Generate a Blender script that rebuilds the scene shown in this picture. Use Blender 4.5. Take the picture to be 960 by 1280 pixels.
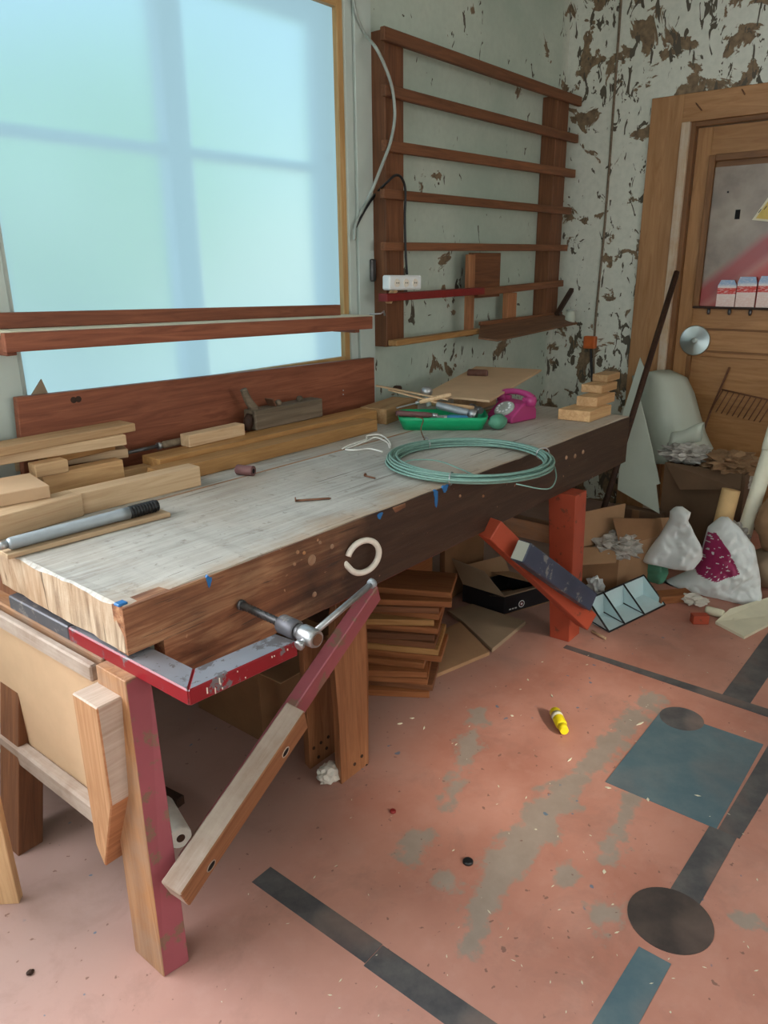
import bpy, bmesh, math, random
import numpy as np
from mathutils import Vector, Matrix, noise
random.seed(7)
for o in list(bpy.data.objects): bpy.data.objects.remove(o)
scn = bpy.context.scene
C = scn.collection
V = Vector
# ------------------------------------------------------------------ camera
F, PITCH, YAW, ROLL, H = 940.5, math.radians(18.17), math.radians(39.03), math.radians(-0.616), 1.5
fw = V((math.cos(YAW)*math.cos(PITCH), math.sin(YAW)*math.cos(PITCH), -math.sin(PITCH)))
rt = V((math.sin(YAW), -math.cos(YAW), 0)); up0 = rt.cross(fw)
r2 = rt*math.cos(ROLL)+up0*math.sin(ROLL); u2 = up0*math.cos(ROLL)-rt*math.sin(ROLL)
cd = bpy.data.cameras.new('camera'); cam = bpy.data.objects.new('camera', cd); C.objects.link(cam)
cam.matrix_world = Matrix(((r2.x,u2.x,-fw.x,0),(r2.y,u2.y,-fw.y,0),(r2.z,u2.z,-fw.z,H),(0,0,0,1)))
cd.sensor_fit = 'HORIZONTAL'; cd.sensor_width = 36; cd.lens = 36*F/960; cd.clip_start = 0.02
scn.camera = cam
def _ray(x, y): return fw + r2*((x-480)/F) + u2*((640-y)/F)
def Z(x, y, z): d = _ray(x, y); return V((0,0,H)) + d*((z-H)/d.z)      # point of a sight line at a known height
def YY(x, y, Y): d = _ray(x, y); return V((0,0,H)) + d*(Y/d.y)         # ... at a known distance to the window wall
def XX(x, y, X): d = _ray(x, y); return V((0,0,H)) + d*(X/d.x)         # ... at a known distance to the door wall
# ------------------------------------------------------------------ light
w = bpy.data.worlds.new('sky'); scn.world = w; w.use_nodes = True
wn = w.node_tree; bg = wn.nodes['Background']
sky = wn.nodes.new('ShaderNodeTexSky'); sky.sky_type = 'NISHITA'; sky.sun_disc = False
sky.sun_elevation = math.radians(48); sky.sun_rotation = math.radians(120)
wn.links.new(sky.outputs[0], bg.inputs[0]); bg.inputs[1].default_value = 0.40
sl = bpy.data.lights.new('sun', 'SUN'); sl.energy = 5.0; sl.angle = math.radians(6); sl.color = (1,.93,.82)
so = bpy.data.objects.new('sun', sl); C.objects.link(so)
so.rotation_euler = V((0.8,3.6,-2.15)).to_track_quat('-Z','Y').to_euler()
WINDOW_LIGHT, FRONT_LIGHT, LEFT_LIGHT, BACK_LIGHT = 2.45, 4.4, 4.0, 13.0  # front, left and back strengths belong to the added, unseen windows
scn.view_settings.view_transform = 'Standard'; scn.view_settings.look = 'None'
scn.view_settings.exposure = 0.0; scn.view_settings.gamma = 1; scn.view_settings.use_curve_mapping = False
scn.cycles.use_denoising = True
scn.cycles.max_bounces = 8; scn.cycles.sample_clamp_indirect = 6
# ------------------------------------------------------------------ dimensions of the room
YW, XD = 2.30, 4.60            # window wall, door wall
ZB = 0.85                      # bench top
CEIL = 3.1
# ------------------------------------------------------------------ materials
def lin(c): return tuple(((v/255+0.055)/1.055)**2.4 if v > 10 else v/255/12.92 for v in c)
class NT:
    def __init__(s, name):
        s.m = bpy.data.materials.new(name); s.m.use_nodes = True; s.t = s.m.node_tree
        s.b = s.t.nodes['Principled BSDF']; s.out = s.t.nodes['Material Output']
    def n(s, typ, **kw):
        o = s.t.nodes.new('ShaderNode'+typ)
        for k, v in kw.items(): setattr(o, k, v)
        return o
    def l(s, a, b): s.t.links.new(a, b)
    def val(s, sock, v):
        if hasattr(v, 'links') or hasattr(v, 'is_linked'): s.l(v, sock)
        else: sock.default_value = v
    def math(s, op, a, b=0.0, c=None, clamp=False):
        o = s.n('Math', operation=op); o.use_clamp = clamp
        s.val(o.inputs[0], a); s.val(o.inputs[1], b)
        if c is not None: s.val(o.inputs[2], c)
        return o.outputs[0]
    def mix(s, f, a, b):
        o = s.n('Mix', data_type='RGBA'); s.val(o.inputs[0], f)
        for i, v in ((6, a), (7, b)):
            if isinstance(v, tuple): o.inputs[i].default_value = (*v[:3], 1)
            else: s.l(v, o.inputs[i])
        return o.outputs[2]
    def ramp(s, f, stops):
        o = s.n('ValToRGB'); s.val(o.inputs[0], f); e = o.color_ramp.elements
        while len(e) < len(stops): e.new(.5)
        for q, (p, c) in zip(e, stops):
            q.position = p; q.color = (*c[:3], 1) if isinstance(c, tuple) else (c, c, c, 1)
        return o.outputs[0]
    def noise(s, vec, scale, detail=4, rough=.55, dist=0.0):
        o = s.n('TexNoise'); s.l(vec, o.inputs['Vector']); o.inputs['Scale'].default_value = scale
        o.inputs['Detail'].default_value = detail; o.inputs['Roughness'].default_value = rough
        o.inputs['Distortion'].default_value = dist; return o.outputs[0]
    def coord(s, kind='Object', scale=(1,1,1), rnd=True):
        t = s.n('TexCoord'); v = t.outputs[kind]
        mp = s.n('Mapping'); s.l(v, mp.inputs[0]); mp.inputs['Scale'].default_value = scale
        if rnd:
            oi = s.n('ObjectInfo'); cx = s.n('CombineXYZ')
            r = s.math('MULTIPLY', oi.outputs['Random'], 37.0)
            for i in range(3): s.l(r, cx.inputs[i])
            s.l(cx.outputs[0], mp.inputs['Location']); s.rnd = oi.outputs['Random']
        return mp.outputs[0]
    def bump(s, h, st=.2, dist=.01):
        o = s.n('Bump'); o.inputs['Strength'].default_value = st; o.inputs['Distance'].default_value = dist
        s.l(h, o.inputs['Height']); s.l(o.outputs[0], s.b.inputs['Normal'])
    def base(s, c, rough=.6, metal=0.0, spec=.4):
        if isinstance(c, tuple): s.b.inputs['Base Color'].default_value = (*c[:3], 1)
        else: s.l(c, s.b.inputs['Base Color'])
        s.val(s.b.inputs['Roughness'], rough); s.b.inputs['Metallic'].default_value = metal
        s.b.inputs['Specular IOR Level'].default_value = spec
        return s.m
def wood(name, c1, c2, rough=.65, grain=9.0, dirt=None, dirt_amt=.5, bump=.25, jitter=.25, axis='x'):
    """sawn timber, grain along the local X axis"""
    k = NT(name); v = k.coord('Object', (1.2, grain*2.2, grain*2.2) if axis == 'x' else (grain*2.2, grain*2.2, 1.2))
    a = k.noise(v, 2.6, 6, .62, 1.2)
    col = k.ramp(a, [(.28, lin(c2)), (.47, tuple((p+q)/2 for p, q in zip(lin(c1), lin(c2)))), (.66, lin(c1))])
    v2 = k.coord('Object', (.8, 6, 6) if axis == 'x' else (6, 6, .8)); b = k.noise(v2, 1.7, 2)
    col = k.mix(k.math('MULTIPLY', k.ramp(b, [(.35, 0.0), (.75, 1.0)]), .35), col, tuple(x*.55 for x in lin(c2)))
    j = k.math('MULTIPLY_ADD', k.rnd, jitter*2, 1-jitter)
    mv = k.n('Mix', data_type='RGBA', blend_type='MULTIPLY'); mv.inputs[0].default_value = 1
    cc = k.n('CombineColor'); [k.l(j, cc.inputs[i]) for i in range(3)]
    k.l(col, mv.inputs[6]); k.l(cc.outputs[0], mv.inputs[7]); col = mv.outputs[2]
    if dirt:
        d = k.noise(k.coord('Object', (1, 1, 1)), 5.5, 6, .65)
        col = k.mix(k.ramp(d, [(.5-dirt_amt*.35, 0.0), (.5+dirt_amt*.1+.12, dirt_amt+.2)]), col, lin(dirt))
    k.bump(a, bump, .004)
    return k.base(col, rough, spec=.3)
def plain(name, c, rough=.5, metal=0.0, var=.12, scale=30, bump=0.0, spec=.4):
    k = NT(name); a = k.noise(k.coord('Object'), scale, 5, .6)
    c = lin(c); col = k.mix(k.ramp(a, [(.3, 0.0), (.7, 1.0)]), tuple(x*(1-var) for x in c), tuple(min(1, x*(1+var)) for x in c))
    if bump: k.bump(a, bump, .004)
    return k.base(col, rough, metal, spec)
def painted(name, c, under, amt=.2, rough=.45, scale=18, metal=0.0):
    """paint worn through to what lies under it"""
    k = NT(name); v = k.coord('Object'); a = k.noise(v, scale, 7, .7); b = k.noise(v, scale*5, 3)
    f = k.ramp(k.math('MULTIPLY_ADD', b, .25, k.math('MULTIPLY', a, .85)), [(.62-amt*.45, 1.0), (.66-amt*.45, 0.0)])
    f = k.math('SUBTRACT', 1.0, f)
    g = k.noise(v, 6, 3)
    c = lin(c); base = k.mix(g, tuple(x*.7 for x in c), tuple(min(1, x*1.25) for x in c))
    f2 = k.ramp(f, [(0, 0.0), (1, 1.0)])
    col = k.mix(k.ramp(a, [(.585-amt*.15, 0.0), (.615-amt*.15, 1.0)]), base, lin(under))
    k.bump(a, .15, .003)
    return k.base(col, rough, metal, .4)
M = {}
M['pine'] = wood('pine', (210,172,130), (178,136,96))
M['pine_pale'] = wood('pine pale', (214,184,148), (186,150,114))
M['pine_new'] = wood('pine block', (206,166,120), (174,130,86), rough=.6)
M['gold'] = wood('golden pine', (188,142,90), (152,106,60), rough=.55, jitter=.1)
M['redboard'] = wood('red stained pine', (156,94,68), (114,62,44), rough=.5, grain=7, jitter=.08)
M['rack'] = wood('rack timber', (136,88,58), (98,62,42), rough=.6, jitter=.15)
M['rack_dark'] = wood('dark lath', (124,88,64), (88,60,44), rough=.6)
M['greywood'] = wood('grey old wood', (126,110,92), (88,74,60), rough=.7)
M['darkwood'] = wood('dark wood', (72,46,32), (40,26,20), rough=.6)
M['benchraw'] = wood('bench raw timber', (184,134,92), (142,94,58), dirt=(150,136,124), dirt_amt=.3)
M['benchleg'] = wood('bench trestle timber', (166,108,68), (128,74,42), rough=.5, jitter=.08)
M['trestlewood'] = wood('bench trestle timber upright', (166,112,76), (128,80,50), rough=.5, jitter=.08, axis='z')
M['benchred'] = painted('worn red bench paint', (156,80,88), (130,96,80), .25)
M['benchorange'] = painted('worn orange bench paint', (168,72,48), (120,62,44), -.1, .5)
M['cleatwood'] = wood('cleat side timber', (196,150,110), (158,110,74), jitter=.05, axis='z')
M['braceraw'] = wood('dusty brace timber', (190,168,152), (156,128,108), dirt=(200,184,170), dirt_amt=.4)
M['bracewood'] = wood('brace front timber', (178,124,86), (140,90,58))
M['bluegrey'] = painted('blue grey painted block', (58,66,84), (120,120,118), .1, .5)
M['ply'] = plain('plywood', (196,162,128), .6, var=.08, scale=7)
M['ply_edge'] = wood('plywood edge', (196,150,100), (150,104,64))
M['card'] = plain('cardboard', (156,120,88), .8, var=.1, scale=6)
M['card_dark'] = plain('brown cardboard', (128,92,62), .8, var=.15, scale=5)
M['card_grey'] = plain('greyish cardboard', (150,128,104), .75, var=.1, scale=6)
M['bincard'] = plain('dark stained cardboard', (98,74,54), .85, var=.2, scale=5)
M['black'] = plain('black plastic', (26,26,28), .45, var=.2)
M['blackbox'] = plain('black printed card', (22,20,24), .5, var=.2)
M['steel'] = plain('worn steel', (170,170,170), .35, .85, var=.15, scale=40)
M['steel_dark'] = plain('dark worn steel', (96,94,94), .45, .7, var=.25, scale=40)
M['alu'] = plain('dull aluminium', (150,156,160), .4, .4, var=.06)
M['steel_paint'] = painted('worn bare steel top', (150,150,156), (110,104,104), .2, .4, metal=.4)
M['clampred'] = painted('dark red enamel on steel', (140,24,34), (110,102,104), .12, .35)
M['clampgrey'] = painted('bare grey steel', (96,94,98), (130,124,120), .2, .45, metal=.4)
M['white'] = plain('white plastic', (226,228,228), .4, var=.03)
M['offwhite'] = plain('off white', (224,214,200), .5, var=.06)
M['foam'] = plain('white foam sheet', (186,192,178), .7, var=.05, scale=5)
M['paper'] = plain('cream paper', (214,206,180), .8, var=.08, scale=8)
M['bagwhite'] = plain('white plastic bag', (214,216,214), .35, var=.06, scale=12, bump=.1)
M['magenta'] = plain('magenta print', (150,44,88), .4, var=.1)
M['greenbag'] = plain('green plastic bag', (84,142,116), .4, var=.15, scale=12)
M['green'] = plain('green plastic', (26,158,104), .3, var=.08, scale=6)
M['blueplastic'] = plain('blue plastic', (52,120,160), .35)
M['pink'] = plain('pink plastic', (168,58,112), .3, var=.06, scale=6)
M['dialgrey'] = plain('grey dial', (160,166,158), .35)
M['wire'] = plain('green coated wire', (118,152,140), .4, var=.12, scale=60)
M['red'] = plain('dark red paint', (122,30,28), .5)
M['orange'] = plain('orange plastic', (196,98,44), .5)
M['yellow'] = plain('yellow plastic', (232,206,30), .35, var=.04)
M['sign'] = plain('faded yellow print', (206,178,96), .6)
M['paleblue'] = plain('pale blue enamel', (198,218,220), .45, var=.06, scale=12)
M['brownroll'] = plain('dark brown bark', (92,58,46), .7, var=.25)
M['purplewood'] = plain('mauve brown wood', (110,74,72), .55, var=.2)
M['rust'] = plain('rusty metal', (110,74,54), .7, .3, var=.25)
M['tube'] = plain('cream tube', (222,218,196), .5, var=.04)
M['cardtube'] = plain('tan paper tube', (206,170,120), .7, var=.06)
M['brownpaper'] = plain('crumpled brown paper', (140,108,78), .8, var=.2, scale=9, bump=.3)
M['clear'] = plain('cloudy plastic wrap', (170,164,156), .2, var=.3, scale=20, bump=.3)
M['dust'] = plain('dusty rag', (206,198,186), .8, var=.1)
M['doorwood'] = wood('varnished door pine', (176,130,84), (146,102,60), rough=.45, grain=5, jitter=.05)
M['doorwood_d'] = wood('varnished door moulding', (142,98,58), (108,72,40), rough=.45, grain=5, jitter=.05)
M['casing'] = wood('door casing', (182,138,96), (152,108,68), rough=.5, grain=5, jitter=.05)
M['casingpale'] = wood('whitish worn casing edge', (200,176,146), (170,130,92), rough=.6, dirt=(206,200,188), dirt_amt=.4, jitter=.05)
M['winwood'] = wood('pale window bead', (206,166,112), (176,130,76), rough=.5, jitter=.05)
M['winpaint'] = plain('pale grey green frame paint', (190,200,192), .5, var=.05, scale=5)
M['sash'] = plain('weathered white sash paint', (200,206,216), .6, var=.06)
M['black_hole'] = plain('black vent', (10,10,10), .8)
M['string'] = plain('white string', (236,232,224), .7)
M['blue'] = plain('blue paint', (40,104,160), .5)
M['grass'] = plain('pale sunny yard', (196,208,186), .9, var=.3, scale=3)
M['leaf'] = plain('leaves', (120,176,96), .8, var=.35, scale=8)
M['bark'] = plain('bark', (110,100,92), .9, var=.3, scale=10)

def wall_mat():
    k = NT('peeling pale green wall paint'); v = k.coord('Object', rnd=False)
    sp = k.n('SeparateXYZ'); k.l(v, sp.inputs[0])
    big = k.noise(v, 1.9, 3); med = k.noise(v, 5.5, 6, .6, .6); fine = k.noise(v, 30, 5, .6)
    stretch = k.coord('Object', (1, 1, .45), rnd=False); fl = k.noise(stretch, 17, 3, .6, 1.0)
    paint = k.mix(k.ramp(big, [(.3, 0.0), (.7, 1.0)]), lin((172,186,172)), lin((198,206,192)))
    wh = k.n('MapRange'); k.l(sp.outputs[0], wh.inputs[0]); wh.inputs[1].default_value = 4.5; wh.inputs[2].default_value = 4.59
    paint = k.mix(wh.outputs[0], paint, lin((212,214,202)))  # door wall colour whitened to stand in for bounced light
    paint = k.mix(k.math('MULTIPLY', k.ramp(fine, [(.4, 0.0), (.75, 1.0)]), .3), paint, lin((160,170,158)))
    # how badly the paint has come off: worse low down, in the corner and round the door
    low = k.n('MapRange'); k.l(sp.outputs[2], low.inputs[0]); low.inputs[1].default_value = 1.7; low.inputs[2].default_value = .7
    low.inputs[3].default_value = 0; low.inputs[4].default_value = .055
    cor = k.n('MapRange'); k.l(sp.outputs[0], cor.inputs[0]); cor.inputs[1].default_value = 4.45; cor.inputs[2].default_value = 4.55
    cor.inputs[3].default_value = 0; cor.inputs[4].default_value = .082
    dv = k.n('VectorMath', operation='DISTANCE'); k.l(v, dv.inputs[0]); dv.inputs[1].default_value = (XD, 1.30, 2.50)
    dm = k.n('MapRange'); k.l(dv.outputs['Value'], dm.inputs[0]); dm.inputs[1].default_value = .5; dm.inputs[2].default_value = .15; dm.inputs[3].default_value = 0; dm.inputs[4].default_value = .06
    amt = k.math('ADD', k.math('ADD', low.outputs[0], cor.outputs[0]), dm.outputs[0])
    s1 = k.math('ADD', k.math('ADD', k.math('MULTIPLY', med, .8), k.math('MULTIPLY', big, .3)), amt)
    patch = k.ramp(s1, [(.705, 0.0), (.715, 1.0)])
    s2 = k.math('ADD', k.math('MULTIPLY', fl, 1.0), k.math('MULTIPLY_ADD', big, .18, k.math('MULTIPLY', amt, .72)))
    flake = k.ramp(s2, [(.765, 0.0), (.775, 1.0)])
    f = k.math('MAXIMUM', patch, flake)
    edge = k.ramp(s1, [(.665, 0.0), (.70, .6), (.706, .0)])
    under = k.mix(k.ramp(fine, [(.35, 0.0), (.65, 1.0)]), lin((104,88,70)), lin((140,118,92)))
    under = k.mix(flake, under, lin((88,82,70)))
    col = k.mix(k.math('MULTIPLY', edge, .35), paint, lin((212,212,200)))
    col = k.mix(f, col, under)
    hgt = k.math('ADD', k.math('MULTIPLY', f, -1.0), k.math('MULTIPLY', fine, .12))
    k.bump(hgt, .5, .004)
    return k.base(col, .6, spec=.3)
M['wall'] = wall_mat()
M['plaster'] = plain('plain pale wall paint', (196,202,196), .8, var=.05, scale=2)

def floor_mat():
    k = NT('worn terracotta floor paint'); v = k.coord('Object', rnd=False)
    sp = k.n('SeparateXYZ'); k.l(v, sp.inputs[0]); X, Y = sp.outputs[0], sp.outputs[1]
    n1 = k.noise(v, 3.0, 5); n2 = k.noise(v, 14, 6, .65); n3 = k.noise(v, 60, 3); n4 = k.noise(v, 1.2, 2)
    base = k.mix(k.ramp(n1, [(.3, 0.0), (.7, 1.0)]), lin((170,112,94)), lin((198,142,124)))
    base = k.mix(k.math('MULTIPLY', k.ramp(n2, [(.5, 0.0), (.75, 1.0)]), .3), base, lin((202,156,140)))
    mp = k.n('Mapping'); k.l(v, mp.inputs[0])
    wob = k.math('MULTIPLY', k.math('SUBTRACT', n2, .5), .22)
    wob = k.math('ADD', wob, k.math('MULTIPLY', k.math('SUBTRACT', n1, .5), .10))
    worn = None
    def seg(ax, ay, bx, by, r):        # walked-through strips: distance to a line on the floor
        dx, dy = bx-ax, by-ay; L2 = dx*dx+dy*dy
        px, py = k.math('SUBTRACT', X, ax), k.math('SUBTRACT', Y, ay)
        t = k.math('MULTIPLY_ADD', px, dx/L2, k.math('MULTIPLY', py, dy/L2), clamp=True)
        qx, qy = k.math('MULTIPLY_ADD', t, -dx, px), k.math('MULTIPLY_ADD', t, -dy, py)
        d = k.math('SQRT', k.math('MULTIPLY_ADD', qx, qx, k.math('MULTIPLY', qy, qy)))
        return k.math('SUBTRACT', r, k.math('ADD', d, wob))
    segs = [(1.15,.70,1.42,.76,.024),(1.42,.76,1.75,.77,.045),(1.75,.77,2.45,.75,.040),(1.62,.57,1.93,.60,.022),
            (1.48,.62,1.50,.63,.02),(1.5,1.0,2.0,1.19,.012),(1.30,.98,1.36,1.0,.03),(1.28,.84,1.29,.85,.02),(1.42,.5,1.44,.49,.03),(1.62,.22,1.64,.21,.025)]
    for q in segs:
        s = seg(*q); worn = s if worn is None else k.math('MAXIMUM', worn, s)
    wf = k.ramp(k.math('MULTIPLY_ADD', worn, 8.0, .5), [(.38, 0.0), (.56, 1.0)])
    grey = k.mix(n2, lin((140,122,110)), lin((174,156,142)))
    # dust and scuffing next to and under the bench
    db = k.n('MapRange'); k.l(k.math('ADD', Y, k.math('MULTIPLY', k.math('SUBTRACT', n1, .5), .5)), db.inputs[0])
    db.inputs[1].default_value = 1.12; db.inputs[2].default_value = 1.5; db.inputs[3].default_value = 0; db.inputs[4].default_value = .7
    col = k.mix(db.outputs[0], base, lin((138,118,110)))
    # window sheen painted as a paler floor colour towards the near end
    dn = k.n('MapRange'); k.l(k.math('ADD', X, k.math('MULTIPLY', k.math('SUBTRACT', n1, .5), .6)), dn.inputs[0])
    dn.inputs[1].default_value = 1.25; dn.inputs[2].default_value = .5; dn.inputs[3].default_value = 0; dn.inputs[4].default_value = .42
    col = k.mix(dn.outputs[0], col, lin((200,170,162)))
    sc = k.math('MULTIPLY', k.ramp(k.noise(v, 5.0, 7, .7, .5), [(.52, 0.0), (.72, 1.0)]), .4)
    col = k.mix(sc, col, lin((136,104,94)))
    col = k.mix(wf, col, grey)
    spk = k.ramp(k.noise(v, 42, 2, .5), [(.70, 0.0), (.73, .8)])
    col = k.mix(spk, col, lin((122,88,78)))
    bl = k.math('MULTIPLY', k.ramp(k.noise(v, 23, 2, .5), [(.71, 0.0), (.73, .8)]), k.ramp(k.noise(v, 2.4, 1), [(.5, 0.0), (.55, 1.0)]))
    col = k.mix(bl, col, lin((84,112,134)))
    k.bump(k.math('MULTIPLY_ADD', wf, -.6, n3), .12, .003)
    return k.base(col, k.math('MULTIPLY_ADD', n2, .3, .28), spec=.35)
M['floor'] = floor_mat()
def mark_mat(name, c, c2, wear=.5):
    k = NT(name); v = k.coord('Object', rnd=False); a = k.noise(v, 10, 6, .65); b = k.noise(v, 3.5, 3)
    col = k.mix(k.ramp(a, [(.4, 0.0), (.65, 1.0)]), lin(c), lin(c2))
    col = k.mix(k.math('MULTIPLY', k.ramp(b, [(.5, 0.0), (.65, 1.0)]), wear), col, lin((132,108,98)))
    return k.base(col, .4, spec=.35)
M['mark'] = mark_mat('dark grey floor line paint', (74,72,74), (100,96,94))
M['mark_blue'] = mark_mat('blue grey floor paint', (82,104,112), (100,116,120), .2)
M['mark_brown'] = mark_mat('black brown floor paint', (64,56,54), (84,72,66), .3)

def bench_top_mat():
    k = NT('weathered grey bench top'); v = k.coord('Object', (1, 22, 22), rnd=False); v1 = k.coord('Object', rnd=False)
    sp = k.n('SeparateXYZ'); k.l(v1, sp.inputs[0])
    a = k.noise(v, 3.0, 8, .68, .5); b = k.noise(v1, 4.5, 6, .65); c = k.noise(v1, 38, 5, .65); d = k.noise(v1, 1.6, 3)
    col = k.ramp(a, [(.30, lin((134,126,118))), (.50, lin((166,162,154))), (.68, lin((186,184,176)))])
    col = k.mix(k.math('MULTIPLY', k.ramp(b, [(.38, 0.0), (.66, 1.0)]), .5), col, lin((198,192,182)))
    col = k.mix(k.math('MULTIPLY', k.ramp(d, [(.45, 0.0), (.65, 1.0)]), .45), col, lin((172,150,128)))
    fe = k.n('MapRange'); k.l(k.math('ADD', sp.outputs[1], k.math('MULTIPLY', k.math('SUBTRACT', b, .5), .35)), fe.inputs[0])   # bare wood along the worn front edge
    fe.inputs[1].default_value = -.19; fe.inputs[2].default_value = -.30; fe.inputs[3].default_value = 0; fe.inputs[4].default_value = .65
    col = k.mix(fe.outputs[0], col, lin((178,150,122)))
    crack = k.ramp(k.noise(k.coord('Object', (.55, 42, 42), rnd=False), 2.0, 2, .5, .4), [(.685, 0.0), (.72, .85)])
    col = k.mix(crack, col, lin((80,66,56)))
    col = k.mix(k.ramp(c, [(.60, 0.0), (.70, .55)]), col, lin((104,92,82)))
    col = k.mix(k.ramp(k.noise(v1, 11, 5, .7), [(.62, 0.0), (.70, .5)]), col, lin((112,98,86)))
    k.bump(k.math('ADD', a, k.math('MULTIPLY', crack, -.8)), .3, .004); return k.base(col, .62, spec=.3)
M['benchtop'] = bench_top_mat()
def bench_front_mat():
    k = NT('stained bench front'); v = k.coord('Object', (1.1, 16, 16), rnd=False); v1 = k.coord('Object', rnd=False)
    sp = k.n('SeparateXYZ'); k.l(v1, sp.inputs[0])
    a = k.noise(v, 3.0, 6, .62, .8); b = k.noise(v1, 3.4, 5)
    col = k.ramp(a, [(.3, lin((106,66,46))), (.5, lin((148,98,68))), (.66, lin((182,136,100)))])
    st = k.n('MapRange'); k.l(k.math('ADD', sp.outputs[0], k.math('MULTIPLY', k.math('SUBTRACT', b, .5), 1.3)), st.inputs[0])
    st.inputs[1].default_value = -.75; st.inputs[2].default_value = -.2; st.inputs[3].default_value = 0; st.inputs[4].default_value = .9
    col = k.mix(st.outputs[0], col, lin((42,32,27)))
    f = k.ramp(k.noise(v1, 40, 3, .5), [(.72, 0.0), (.76, .6)]); col = k.mix(f, col, lin((196,150,118)))
    sc = k.ramp(k.noise(k.coord('Object', (3, 60, 60), rnd=False), 2.0, 3, .6, .3), [(.62, 0.0), (.68, .7)])
    col = k.mix(sc, col, lin((62,46,38)))
    k.bump(k.math('ADD', a, k.math('MULTIPLY', sc, -.8)), .35, .004); return k.base(col, .5, spec=.35)
M['benchfront'] = bench_front_mat()
def endgrain_mat():
    k = NT('cracked bench end grain'); v = k.coord('Object', (30, 26, 3.5), rnd=False); v1 = k.coord('Object', rnd=False)
    a = k.noise(v, 1.6, 6, .65, .6); b = k.noise(v1, 18, 6, .7); c = k.noise(v1, 5, 3)
    col = k.ramp(a, [(.32, lin((128,104,84))), (.5, lin((180,156,130))), (.68, lin((206,186,162)))])
    col = k.mix(k.math('MULTIPLY', k.ramp(c, [(.4, 0.0), (.65, 1.0)]), .5), col, lin((168,128,92)))
    cr = k.ramp(k.noise(k.coord('Object', (30, 34, 2.2), rnd=False), 1.1, 2, .5, .5), [(.66, 0.0), (.70, .9)])
    col = k.mix(cr, col, lin((70,54,42))); k.bump(k.math('ADD', k.math('MULTIPLY_ADD', a, .6, b), k.math('MULTIPLY', cr, -1.2)), .8, .006)
    return k.base(col, .8, spec=.2)
M['endgrain'] = endgrain_mat()

def film_mat(s):
    """milky plastic film stretched over the window: daylight scattered in the film glows evenly, shapes behind it show blurred"""
    k = NT('milky window film'); k.t.nodes.remove(k.b)
    em = k.n('Emission'); em.inputs[0].default_value = (.56,.84,.97,1); em.inputs[1].default_value = s
    rf = k.n('BsdfRefraction'); rf.inputs['Roughness'].default_value = .50; rf.inputs['IOR'].default_value = 1.25; rf.inputs[0].default_value = (.9,1,.98,1)
    mx = k.n('MixShader'); mx.inputs[0].default_value = .55
    k.l(em.outputs[0], mx.inputs[1]); k.l(rf.outputs[0], mx.inputs[2]); k.l(mx.outputs[0], k.out.inputs[0]); return k.m
M['film'] = film_mat(WINDOW_LIGHT*.33)
def lit(name, col, s):
    k = NT(name); k.t.nodes.remove(k.b); e = k.n('Emission'); e.inputs[0].default_value = (*col,1); e.inputs[1].default_value = s
    k.l(e.outputs[0], k.out.inputs[0]); return k.m
M['lit_front'] = lit('added glowing front pane', (1,.97,.92), FRONT_LIGHT)  # panes of the added unseen windows, glowing to light the room
M['lit_back'] = lit('added glowing back pane', (.93,.99,1.06), BACK_LIGHT)
M['lit_left'] = lit('added glowing side pane', (.9,1,1), LEFT_LIGHT)
def disc_mat():
    k = NT('spun steel disc'); k.base(lin((190,200,196)), .32, 1.0); k.b.inputs['Anisotropic'].default_value = .8
    t = k.n('Tangent', direction_type='RADIAL', axis='Z'); k.l(t.outputs[0], k.b.inputs['Tangent']); return k.m
M['disc'] = disc_mat()
def poster_mat():
    k = NT('grimy poster print'); v = k.coord('Object', rnd=False); sp = k.n('SeparateXYZ'); k.l(v, sp.inputs[0])
    a = k.noise(v, 5, 5); n = k.noise(v, 2.2, 3)
    col = k.mix(k.ramp(a, [(.35, 0.0), (.65, 1.0)]), lin((122,106,92)), lin((156,142,124)))
    col = k.mix(k.ramp(n, [(.55, 0.0), (.72, .8)]), col, lin((64,52,46)))
    # red swash printed across the lower right, with a paler band in it
    dd = k.math('ADD', k.math('MULTIPLY', sp.outputs[0], .85), k.math('MULTIPLY_ADD', sp.outputs[1], -1.0, .2))
    red = k.ramp(k.math('ADD', dd, k.math('MULTIPLY_ADD', a, .08, -.04)), [(.15, 0.0), (.22, 1.0)])
    rc = k.ramp(dd, [(.28, lin((150,50,46))), (.33, lin((172,98,84))), (.38, lin((176,50,40)))])
    col = k.mix(red, col, rc); return k.base(col, .35, spec=.5)
M['poster'] = poster_mat()
def card_mat():
    k = NT('red and white printed card'); v = k.coord('Object', rnd=False); sp = k.n('SeparateXYZ'); k.l(v, sp.inputs[0])
    y = k.math('MULTIPLY_ADD', sp.outputs[2], 10.0, .5)
    n = k.noise(k.coord('Object', (60, 60, 200), rnd=False), 1.0, 2)
    col = k.ramp(y, [(0.0, lin((226,196,186))), (.30, lin((226,206,198))), (.34, lin((206,60,52))), (.62, lin((208,70,62))), (.68, lin((228,222,220))), (.86, lin((150,176,206)))])
    k.t.nodes[-1] if False else None
    col = k.mix(k.ramp(n, [(.5, 0.0), (.6, .45)]), col, lin((236,226,220))); return k.base(col, .5)
M['card_red'] = card_mat()

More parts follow.
